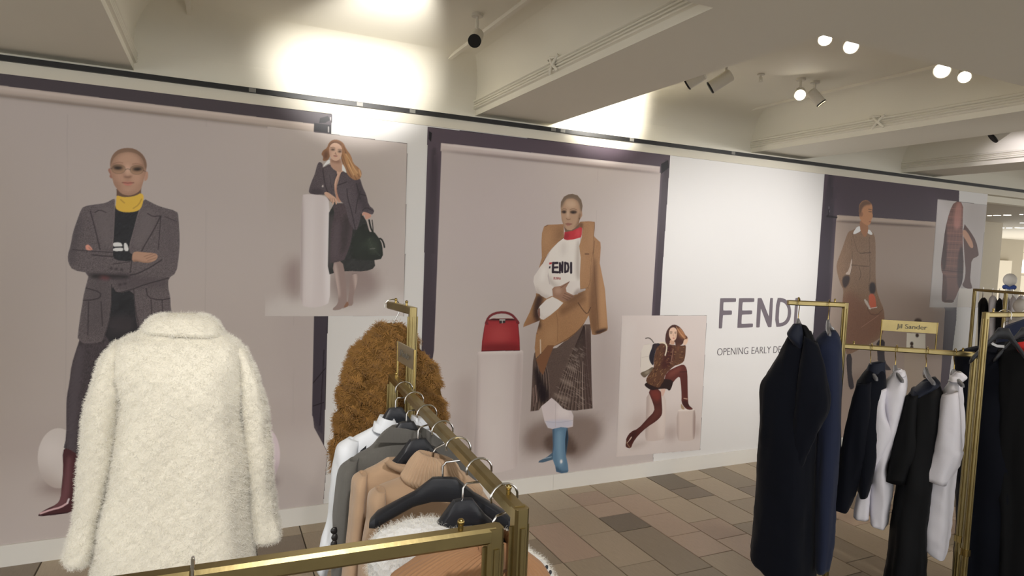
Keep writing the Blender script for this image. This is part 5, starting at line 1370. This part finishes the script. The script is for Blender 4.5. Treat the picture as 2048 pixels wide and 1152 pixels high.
# ---------------------------------------------------------------- right-hand rail
RB = (1460, 560, 1.946)
M_navy = shader('midnight_navy_wool', (13, 16, 26), .8, spec=.12, sheen=.06, vary=(8, .2))
M_navy2 = shader('navy_knit', (42, 48, 70), .85, spec=.1, sheen=.1)
M_navy3 = shader('navy_satin_wool', (24, 30, 46), .6, spec=.25, sheen=.05)
M_blk = shader('black_crepe', (11, 12, 15), .7, spec=.2)
M_poplin = shader('white_poplin', (232, 230, 238), .7, spec=.2, bump=('noise', 14, .3))
RB3 = (1820, 600, 2.088)
def pn(p):   # direction across the line of sight at p
    d = np.array(p, float); d /= np.linalg.norm(d); return (d[1], -d[0])
def onseg(a, b, t): return (a[0]+(b[0]-a[0])*t, a[1]+(b[1]-a[1])*t)

h1 = onseg(B_a, B_b, .2); h2 = onseg(B_a, B_b, .72)
for q, l_ in ((h1, 'clear grey hanger holding the long navy coat at the end of the tall arm'), (h2, 'clear grey hanger holding the navy knit dress')):
    hanger(*q, math.radians(35), TALL, l_, M_hangg, .12, .085, 'grey hangers on the right-hand rail', wire=M_brass2, style='slim')
s = empty('knit_dress', (*h2, .9), 'lighter navy round-neck knit dress beside the brass upright', 'dress')
loft('dress_body', [((368, 200), (412, 196)), ((338, 226), (424, 214)), ((328, 262), (432, 246)), ((330, 330), (436, 330)), ((336, 480), (432, 480)), ((336, 650), (424, 650)), ((332, 850), (412, 850)), ((330, 1000), (400, 1000)), ((330, 1098), (386, 1094))], RB, h2, pn(h2), [.03, .06, .09, .12, .13, .14, .15, .15, .15], M_navy2, s, fold=(5, .01), seed=20)
s = empty('long_coat', (*h1, .9), 'long midnight-navy coat at the left end of the right-hand rail', 'coat')
loft('coat_body', [((240, 196), (318, 200)), ((212, 236), (332, 250)), ((188, 290), (342, 320)), ((152, 350), (345, 400)), ((120, 408), (345, 480)), ((116, 470), (340, 540)), ((116, 560), (335, 600)), ((106, 700), (330, 720)), ((95, 850), (326, 860)), ((84, 970), (325, 1000)), ((78, 1055), (324, 1110)), ((100, 1080), (322, 1200))], RB, h1, pn(h1), [.05, .08, .1, .11, .12, .12, .13, .14, .15, .16, .16, .15], M_navy, s, off=.02, fold=(5, .02), seed=21)
loft('sleeve', [((292, 216), (340, 244)), ((272, 330), (374, 370)), ((255, 440), (386, 490)), ((240, 540), (356, 560)), ((230, 640), (312, 650)), ((225, 720), (275, 730)), ((226, 752), (258, 760))], RB, h1, pn(h1), [.03, .06, .07, .065, .06, .055, .05], M_navy, s, off=.11, seed=22)
loft('collar', [((244, 172), (276, 170)), ((228, 196), (284, 200)), ((224, 214), (282, 250)), ((246, 250), (278, 272))], RB, h1, pn(h1), [.03, .04, .04, .02], M_navy3, s, off=.09, wr=.002)
loft('lining', [((272, 172), (298, 180)), ((284, 200), (322, 226)), ((290, 240), (328, 262))], RB, h1, pn(h1), [.03, .04, .04], M_blk, s, off=.07, wr=.002)

lowg = [.25, .43, .66, .86]; HB = [onseg(B_b, B_c, t) for t in lowg]
HBx = [on_plane(x, y, B_b, (B_c[0]-B_b[0], B_c[1]-B_b[1])) for x, y in ((1744, 686), (1794, 690), (1855, 697), (1911, 702))]
HB = [tuple(q[:2]) for q in HBx]
for q, l_ in zip(HB, ('clear grey hanger in the navy jacket on the lower bar', 'clear grey hanger in the plain white shirt', 'clear grey hanger in the black short-sleeved dress', 'clear grey hanger in the long white shirt dress')):
    hanger(*q, math.radians(42), LOW, l_, M_hangg, .10, .085, 'grey hangers on the right-hand rail', wire=M_brass2, style='slim')
def G_(name, label, cat, q): return empty(name, (q[0], q[1], .9), label, cat)
q = HB[0]; s = G_('navy_jacket', 'navy stand-collar jacket, first garment on the lower bar', 'jacket', q); D = pn(q)
loft('jacket_body', [((536, 340), (600, 332)), ((508, 380), (604, 370)), ((492, 410), (606, 420)), ((485, 520), (600, 520)), ((478, 640), (590, 640)), ((490, 760), (560, 760)), ((500, 818), (540, 818))], RB, q, D, [.05, .08, .11, .13, .14, .14, .14], M_navy, s, seed=23)
loft('sleeve', [((492, 402), (550, 398)), ((472, 470), (548, 480)), ((450, 580), (540, 590)), ((430, 690), (525, 700)), ((412, 800), (500, 800)), ((402, 875), (470, 885)), ((402, 884), (460, 900))], RB, q, D, [.03, .05, .055, .055, .05, .05, .045], M_navy, s, off=.10, seed=24)
loft('collar', [((540, 326), (604, 316)), ((534, 345), (602, 340)), ((530, 372), (604, 366))], RB, q, D, [.035, .04, .05], M_navy3, s, off=.02, wr=.002)
q = HB[1]; s = G_('cotton_shirt', 'white shirt with long sleeves, second on the lower bar', 'shirt', q); D = pn(q)
loft('shirt_body', [((632, 364), (680, 356)), ((602, 400), (688, 388)), ((588, 440), (688, 430)), ((600, 500), (672, 500)), ((604, 570), (655, 570)), ((568, 650), (632, 650)), ((556, 720), (610, 720)), ((548, 800), (627, 795)), ((545, 880), (620, 880)), ((548, 925), (612, 948))], RB, q, D, [.04, .08, .11, .12, .12, .12, .12, .12, .12, .12], M_poplin, s, fold=(5, .008), seed=25)
loft('sleeve', [((568, 432), (606, 420)), ((562, 500), (604, 510)), ((556, 570), (626, 598)), ((546, 640), (606, 650)), ((532, 720), (566, 726)), ((514, 800), (548, 806)), ((497, 870), (540, 872)), ((488, 925), (535, 932))], RB, q, D, [.03, .045, .05, .048, .042, .04, .038, .036], M_poplin, s, off=.10, seed=26, wr=.006)
loft('collar', [((642, 350), (664, 346)), ((634, 362), (678, 356)), ((630, 378), (684, 372))], RB, q, D, [.03, .036, .045], M_poplin, s, off=.015, wr=.001)
q = HB[2]; s = G_('crepe_dress', 'black short-sleeved crepe dress between the two white shirts', 'dress', q); D = pn(q)
loft('dress_body', [((752, 396), (800, 382)), ((712, 428), (820, 415)), ((692, 455), (828, 450)), ((690, 520), (828, 540)), ((680, 640), (808, 650)), ((655, 780), (790, 790)), ((632, 900), (772, 910)), ((612, 1050), (764, 1050)), ((596, 1180), (760, 1180)), ((590, 1330), (760, 1330))], RB, q, D, [.04, .08, .11, .13, .14, .15, .15, .16, .16, .16], M_blk, s, fold=(6, .02), seed=27)
loft('sleeve', [((686, 450), (732, 446)), ((662, 540), (728, 548)), ((634, 650), (726, 662)), ((608, 772), (690, 790))], RB, q, D, [.03, .055, .06, .06], M_blk, s, off=.10, seed=28)
loft('yoke', [((752, 392), (800, 378)), ((718, 420), (815, 408)), ((700, 440), (760, 450))], RB, q, D, [.045, .085, .10], M_navy3, s, off=.006, wr=.002)
q = HB[3]; s = G_('shirt_dress', 'long white shirt dress with one black button, last on the lower bar', 'dress', q); D = pn(q)
loft('dress_body', [((858, 388), (902, 384)), ((835, 425), (906, 420)), ((822, 470), (908, 480)), ((815, 560), (912, 570)), ((795, 650), (905, 640)), ((772, 740), (884, 740)), ((748, 810), (876, 800)), ((738, 870), (868, 870)), ((735, 940), (860, 940)), ((748, 1005), (852, 1010)), ((775, 1042), (846, 1045)), ((812, 1060), (838, 1068))], RB, q, D, [.05, .09, .11, .12, .12, .12, .12, .12, .12, .11, .10, .09], M_poplin, s, fold=(4, .008), seed=29)
loft('sleeve', [((826, 448), (884, 432)), ((815, 500), (896, 510)), ((800, 570), (898, 590)), ((784, 640), (900, 655)), ((765, 690), (900, 692)), ((740, 758), (838, 796))], RB, q, D, [.03, .05, .055, .055, .055, .05], M_poplin, s, off=.11, seed=30, wr=.006)
loft('collar', [((876, 356), (900, 358)), ((862, 372), (924, 380)), ((850, 392), (908, 396))], RB, q, D, [.03, .036, .05], M_poplin, s, off=.02, wr=.001)
bq = on_plane(1460+755/1.946, 560+827/1.946, (q[0], q[1]), D); nv = np.array([-bq[0], -bq[1]]); nv /= np.linalg.norm(nv)
MB().sphere((bq[0]+nv[0]*.085+.004, bq[1]+nv[1]*.085, bq[2]-.004), .0065, 12, 8).make('button', M_dkbtn, s, smooth=True)

# brass name plate on the lower bar
sp = [on_plane(x, y, B_b, (B_c[0]-B_b[0], B_c[1]-B_b[1])) for x, y in ((1764, 639), (1875, 648))]
sb = [on_plane(x, y, B_b, (B_c[0]-B_b[0], B_c[1]-B_b[1])) for x, y in ((1764, 661), (1875, 669))]
sg2 = empty('sign_plate', (*sp[0][:2], LOW), 'brass plate reading Jil Sander above the lower bar of the right-hand rail', 'sign')
zt, zb = sp[0][2], sb[0][2]; zm_ = (zt+zb)/2
MB().bar((sp[0][0], sp[0][1], zm_), (sp[1][0], sp[1][1], zm_), .004, zt-zb, .1).make('plate', M_brass, sg2)
for a in (sp[0], sp[1]):
    MB().bar((a[0], a[1], LOW), (a[0], a[1], zt), .006, .006).make('rod', M_brass2, sg2)
yawp = math.atan2(sp[1][1]-sp[0][1], sp[1][0]-sp[0][0])
c = (np.array(sp[0])*.72+np.array(sp[1])*.28)
mesh_text('engraving', 'Jil Sander', .03, M_ink, (c[0]-.003*abs(math.sin(yawp)), c[1]-.003, zm_-.010), (math.pi/2, 0, yawp), sg2, .13)

# black coats on the tall rail at the right edge
for i, (t, rows, th, off, lab, mt) in enumerate((
   (.22, [((1020, 250), (1080, 240)), ((940, 262), (1150, 262)), ((880, 282), (1190, 300)), ((872, 340), (1200, 380)), ((880, 560), (1200, 560)), ((880, 800), (1200, 800)), ((875, 1000), (1210, 1000)), ((870, 1300), (1220, 1300))], [.03, .05, .06, .07, .08, .09, .09, .09], 0, 'long black coat with white neck label, nearest on the right-edge rail', M_navy),
   (.5, [((1095, 230), (1160, 230)), ((1060, 262), (1250, 262)), ((1040, 300), (1300, 300)), ((1040, 560), (1320, 560)), ((1040, 900), (1320, 900)), ((1040, 1300), (1320, 1300))], [.03, .05, .06, .07, .08, .09], 0, 'second black coat with a red neckline, at the right edge', M_blk))):
    q = (B_d[0]+(B_e[0]-B_d[0])*t+.12*(1-i), B_d[1]+(B_e[1]-B_d[1])*t+.16*(1-i)+.02); D = (.5, -.866) if i == 0 else (.42, -.9)
    hanger(B_d[0]+(B_e[0]-B_d[0])*t, B_d[1]+(B_e[1]-B_d[1])*t, math.radians(-58), TALL, 'thick black hanger in the %s coat on the right-edge rail' % ('label-bearing' if i == 0 else 'red-necked'), half=.115, drop=.07, slope=.17, group='black hangers on the right-edge rail')
    s = empty('long_coat', (q[0], q[1], .9), lab, 'coat')
    loft('coat_body', rows, RB, q, D, th, mt, s, off=off, fold=(6, .02), seed=31+i)
    if i == 0:
        a = [on_plane(1460+u/1.946, 560+v_/1.946, (q[0]-.06, q[1]-.05), D) for u, v_ in ((1018, 242), (1040, 252), (1068, 254), (1068, 264), (1040, 262), (1018, 252))]
        MB().add([tuple(k) for k in a]+[(k[0]+.002, k[1]+.001, k[2]) for k in a], [(0, 1, 4, 5), (1, 2, 3, 4), (6, 11, 10, 7), (7, 10, 9, 8)]).make('neck_label', M_shirt, s)
    else:
        loft('neckline', [((1112, 246), (1170, 236)), ((1112, 262), (1180, 262)), ((1125, 284), (1180, 290))], RB, (q[0]-.06, q[1]-.06), D, [.02, .03, .02], shader('red_jersey', (190, 30, 30), .8), s, wr=.002)

# hanger hooked on the nearest rail, its arms below the picture
xh = on_z(385, 1140, LOW)[0]
hanger(xh, onrail((C1[1], C1[0]), (C0[1], C0[0]), xh), math.pi/2, LOW, 'chrome-hooked hanger on the nearest rail, only its hook in view', half=.17, drop=.1)
# ================================================================ SPOTLIGHTS, SPRINKLER
M_lampw = shader('white_lamp_housing', (206, 200, 186), .45, spec=.4)
M_lens = shader('lit_lens', (255, 250, 240), .3, emit=((255, 246, 232), 26))
M_lensd = shader('dim_lens', (230, 220, 190), .2, emit=((255, 236, 196), 1.6))
M_dark = shader('black_baffle', (10, 9, 9), .5)
M_reflr = shader('dark_reflector', (70, 60, 48), .25, .9)
def track_spot(px, zc, aim, label, state, r=.033, L_=.10, head_z=None):
    """spotlight hung from the ceiling; px = pixel of its front face centre, zc = height of that face"""
    f = on_z(*px, zc); d = Vector(aim).normalized(); f = Vector(f)
    back = f-d*L_
    e = empty('track_spotlight', (back.x, back.y, ZC), label, 'spotlight', None)
    m = MB().tube([tuple(back-d*.006), tuple(back), tuple(f-d*.004)], [r*.75, r, r], 20); m.make('housing', M_lampw, e, smooth=True)
    t = back+d*.03
    MB().tube([(t.x, t.y, ZC-.012), tuple(t+Vector((0, 0, r*.9)))], .007, 8).make('stem', M_lampw, e, smooth=True)
    MB().tube([(t.x, t.y, ZC), (t.x, t.y, ZC-.014)], .028, 16).make('ceiling_plate', M_lampw, e, smooth=True)
    ring = MB(); ring.tube([tuple(f-d*.006), tuple(f+d*.002)], r*1.02, 20)
    ring.make('front_ring', M_lampw if state == 'on' else M_dark, e, smooth=True)
    lens = MB().tube([tuple(f+d*.0021), tuple(f+d*.004)], r*.86, 20)
    lens.make('lens', {'on': M_lens, 'off': M_dark, 'dim': M_lensd}[state], e, smooth=True)
    if state == 'dim':
        q = f+d*.005; s_ = d.cross(Vector((0, 0, 1))).normalized(); u_ = s_.cross(d)
        MB().tube([tuple(q-s_*r*.8), tuple(q+s_*r*.8)], .002, 6).tube([tuple(q-u_*r*.8), tuple(q+u_*r*.8)], .002, 6).make('baffle_cross', M_reflr, e)
    return e
toc = lambda p, z: (CAM-on_z(*p, z))
track_spot((949, 82), 2.62, (-.42, -.75, -.55), 'unlit spotlight with black front in the left ceiling bay', 'off', r=.031, L_=.11)
track_spot((1600, 190), 2.66, (-.66, -.62, -.42), 'lit spotlight, left of the pair nearest the hoarding', 'on', r=.034, L_=.07)
track_spot((1643, 207), 2.63, (.35, -.35, -.6), 'switched-down spotlight beside the lit one, with cross baffle', 'dim', r=.031)
track_spot((1650, 79), 2.64, (-.55, -.5, -.7), 'lit spotlight half hidden by the corner of the cross beam', 'on', r=.030, L_=.06)
track_spot((1702, 93), 2.65, (-.7, -.6, -.5), 'lit spotlight just right of the beam corner', 'on', r=.034, L_=.06)
track_spot((1884, 141), 2.65, (-.85, -.5, -.45), 'brightest lit spotlight, beside the bead at upper right', 'on', r=.040, L_=.06)
track_spot((1929, 154), 2.65, (-.8, -.5, -.5), 'lit spotlight at far upper right, right of the brightest', 'on', r=.032, L_=.06)
track_spot((1420, 176), 2.62, (-.62, .62, -.55), 'grey spotlight turned away towards the hoarding, below the beam edge', 'off', r=.036, L_=.13)
track_spot((1374, 168), 2.60, (-.5, .7, -.5), 'spotlight mostly hidden above the beam edge, only its rim showing', 'off', r=.036, L_=.10)
track_spot((1985, 276), 2.62, (-.5, .5, -.6), 'spotlight beyond the second beam at far right', 'off', r=.045, L_=.12)
q = on_z(1522, 148, ZC)
sp_ = empty('sprinkler_head', (q[0], q[1], ZC), 'small white ceiling sprinkler between the bays of spotlights', 'sprinkler')
MB().tube([(q[0], q[1], ZC), (q[0], q[1], ZC-.008)], .022, 16).make('escutcheon', M_lampw, sp_, smooth=True)
MB().tube([(q[0], q[1], ZC-.008), (q[0], q[1], ZC-.035)], .006, 8).tube([(q[0]-.012, q[1], ZC-.018), (q[0]-.012, q[1], ZC-.04), (q[0], q[1], ZC-.045), (q[0]+.012, q[1], ZC-.04), (q[0]+.012, q[1], ZC-.018)], .002, 6).make('frame', M_lampw, sp_, smooth=True)
MB().tube([(q[0], q[1], ZC-.046), (q[0], q[1], ZC-.048)], .014, 12).make('deflector', M_lampw, sp_)

# ================================================================ THE STORE BEYOND THE HOARDING
M_far = shader('far_plaster', (196, 186, 166), .8)
M_far2 = shader('far_panel', (150, 140, 120), .8)
ZF = 2.50
o = MB().box((6.6, WY+.08, ZF), (34, 22, ZF+.06)).make('ceiling_far', M_far); tag(o, kind='structure')
o = MB().box((6.0, 14.0, 0), (34, 14.1, ZF)).make('wall_far', M_far); tag(o, kind='structure')
def slab(px0, px1, Y, t, name, mat, zt=None, zb=None, parent=None):
    a, b = on_y(*px0, Y), on_y(*px1, Y)
    return MB().box((min(a[0], b[0]), Y, zb if zb is not None else min(a[2], b[2])), (max(a[0], b[0]), Y+t, zt if zt is not None else max(a[2], b[2]))).make(name, mat, parent)
o = slab((1958, 500), (1984, 700), 7.2, .5, 'trim_20', M_far, ZF, 0); tag(o, kind='structure')
o = slab((1990, 460), (2029, 700), 11.0, .4, 'trim_21', M_far2, ZF, 0); tag(o, kind='structure')
o = slab((1991, 520), (2014, 640), 10.9, .08, 'trim_22', M_far, None, 0); tag(o, kind='structure')
win = empty('window_1', tuple(on_y(2040, 560, 12.0)));  tag(win, kind='structure')
slab((2027, 519), (2062, 546), 12.0, .05, 'pane', shader('bright_daylight_pane', (240, 244, 250), .4, emit=((236, 244, 255), 2.2)), parent=win)
for y0, y1 in ((486, 491), (503, 507), (548, 552)):
    slab((2027, y0), (2075, y1), 11.95, .06, 'window_frame', M_far2 if y0 > 490 else M_lampw, parent=win)
M_dl = shader('lit_downlight', (255, 250, 240), .4, emit=((255, 248, 236), 7))
for i, (x, y, k) in enumerate(((1979, 430.5, .8), (1994, 430, 1.3), (2014.6, 429.5, 1.3), (2043, 428, .6), (2045, 445, 1.0), (2004.6, 455, .9), (2018.4, 455.3, 1.3), (2035.6, 454.8, 1.3), (2047, 455, 1.2))):
    q = on_z(x, y, ZF); e = empty('recessed_downlight', (q[0], q[1], ZF), '%s round downlight from left, %s row of the far ceiling' % (('first', 'second', 'third', 'fourth, dim', 'only', 'first', 'second', 'third', 'fourth')[i], (('nearest',)*4+('middle',)+('farthest',)*4)[i]), 'downlight', 'far ceiling downlights')
    MB().tube([(q[0], q[1], ZF), (q[0], q[1], ZF-.006)], .044*k, 20).make('trim_ring', M_lampw, e)
    MB().tube([(q[0], q[1], ZF-.006), (q[0], q[1], ZF-.009)], .040*k, 20).make('lens', M_dl, e)
# far clothes rail with pale garments
Fa, Fb = xy(1950, 577, 1.453), xy(2075, 586, 1.453)
rF = empty('clothes_rail', (*Fa, 0), 'far brass clothes rail of white garments beyond the end of the hoarding', 'clothes rail')
rail(rF, Fa, Fb, 1.453, studs=False); upright(rF, *Fa, 1.453)
mid = onseg(Fa, Fb, .52); upright(rF, *mid, 1.453); upright(rF, *Fb, 1.453)
Fc, Fd = xy(1957, 570, 1.50), xy(2070, 575, 1.50)
far_items = [((1957, 1976), 596, 720, M_blk, 'black folded coat at the left end of the far rail'), ((1976, 1994), 592, 700, M_poplin, 'white garment next to the black coat on the far rail'),
 ((1992, 2006), 597, 700, M_blk, 'dark garment between white ones on the far rail'), ((2003, 2020), 593, 720, M_poplin, 'white garment near the middle of the far rail'),
 ((2018, 2034), 594, 720, M_poplin, 'white garment right of the far rail upright'), ((2032, 2052), 592, 720, M_poplin, 'white garment at the right end of the far rail')]
for (xa, xb), y0, y1, mt, lb in far_items:
    q = xy((xa+xb)/2, 579+(xa-1950)*.072, 1.44); s = empty('hanging_garment', (*q, 1.2), lb, 'garment')
    loft('garment_body', [((xa+6, y0), (xb-6, y0-1)), ((xa+1, y0+8), (xb-1, y0+6)), ((xa, y0+24), (xb, y0+22)), ((xa-1, y1-20), (xb, y1-20)), ((xa, y1), (xb, y1))], Z1, q, pn(q), [.04, .12, .16, .18, .18], mt, s, n=24, m=3, fold=(5, .02), seed=60+xa)
    MB().tube([(q[0], q[1], 1.453+.01), (q[0], q[1], 1.40), (q[0], q[1], 1.36)], .004, 6).make('hook', M_chrome, s)
M_head = shader('pale_mannequin', (206, 200, 192), .5)
for (x, y, rr_, d_, lb) in ((2020, 560, 12, 7.6, 'pale mannequin head with blue scarf beyond the far rail'), (2041, 612, 13, 5.2, 'pale mannequin shoulder form in front of the far rail')):
    c = CAM+pray(x, y)/FPX*d_; r = rr_/FPX*d_; s = empty('mannequin', (c[0], c[1], 0), lb, 'mannequin')
    MB().sphere(tuple(c), r, 20, 14, .85, 1.0, 1.1).make('head', M_head, s, smooth=True)
    MB().tube([(c[0], c[1], c[2]-r*.8), (c[0], c[1], c[2]-r*1.8), (c[0], c[1], c[2]-r*2.2), (c[0], c[1], c[2]-r*6)], [r*.45, r*.42, r*1.3, r*1.1], 16).make('torso', M_head, s, smooth=True)
    MB().tube([(c[0], c[1], c[2]-r*6), (c[0], c[1], .01)], .02, 8).make('stand', M_stand, s)
    if d_ > 6: MB().tube([(c[0]+r*.7*math.cos(a), c[1]+r*.7*math.sin(a), c[2]-r*1.2+.01*math.sin(3*a)) for a in np.linspace(0, 6.3, 20)], r*.28, 8).make('scarf', shader('blue_scarf', (52, 74, 140), .8), s, smooth=True)
# navy garment lying over the right-edge rail's back row
q = xy(2040, 626, 1.45)
s = empty('navy_jacket', (q[0]+.5, q[1]+.35, 1.1), 'slate-navy jacket showing behind the black hangers at right edge', 'jacket')
loft('jacket_body', [((2010, 652), (2060, 634)), ((1998, 668), (2080, 650)), ((1992, 690), (2090, 690)), ((1990, 760), (2090, 760)), ((1990, 900), (2090, 900))], Z1, (q[0]+.5, q[1]+.35), pn(q), [.03, .06, .08, .1, .1], M_navy2, s, seed=70)
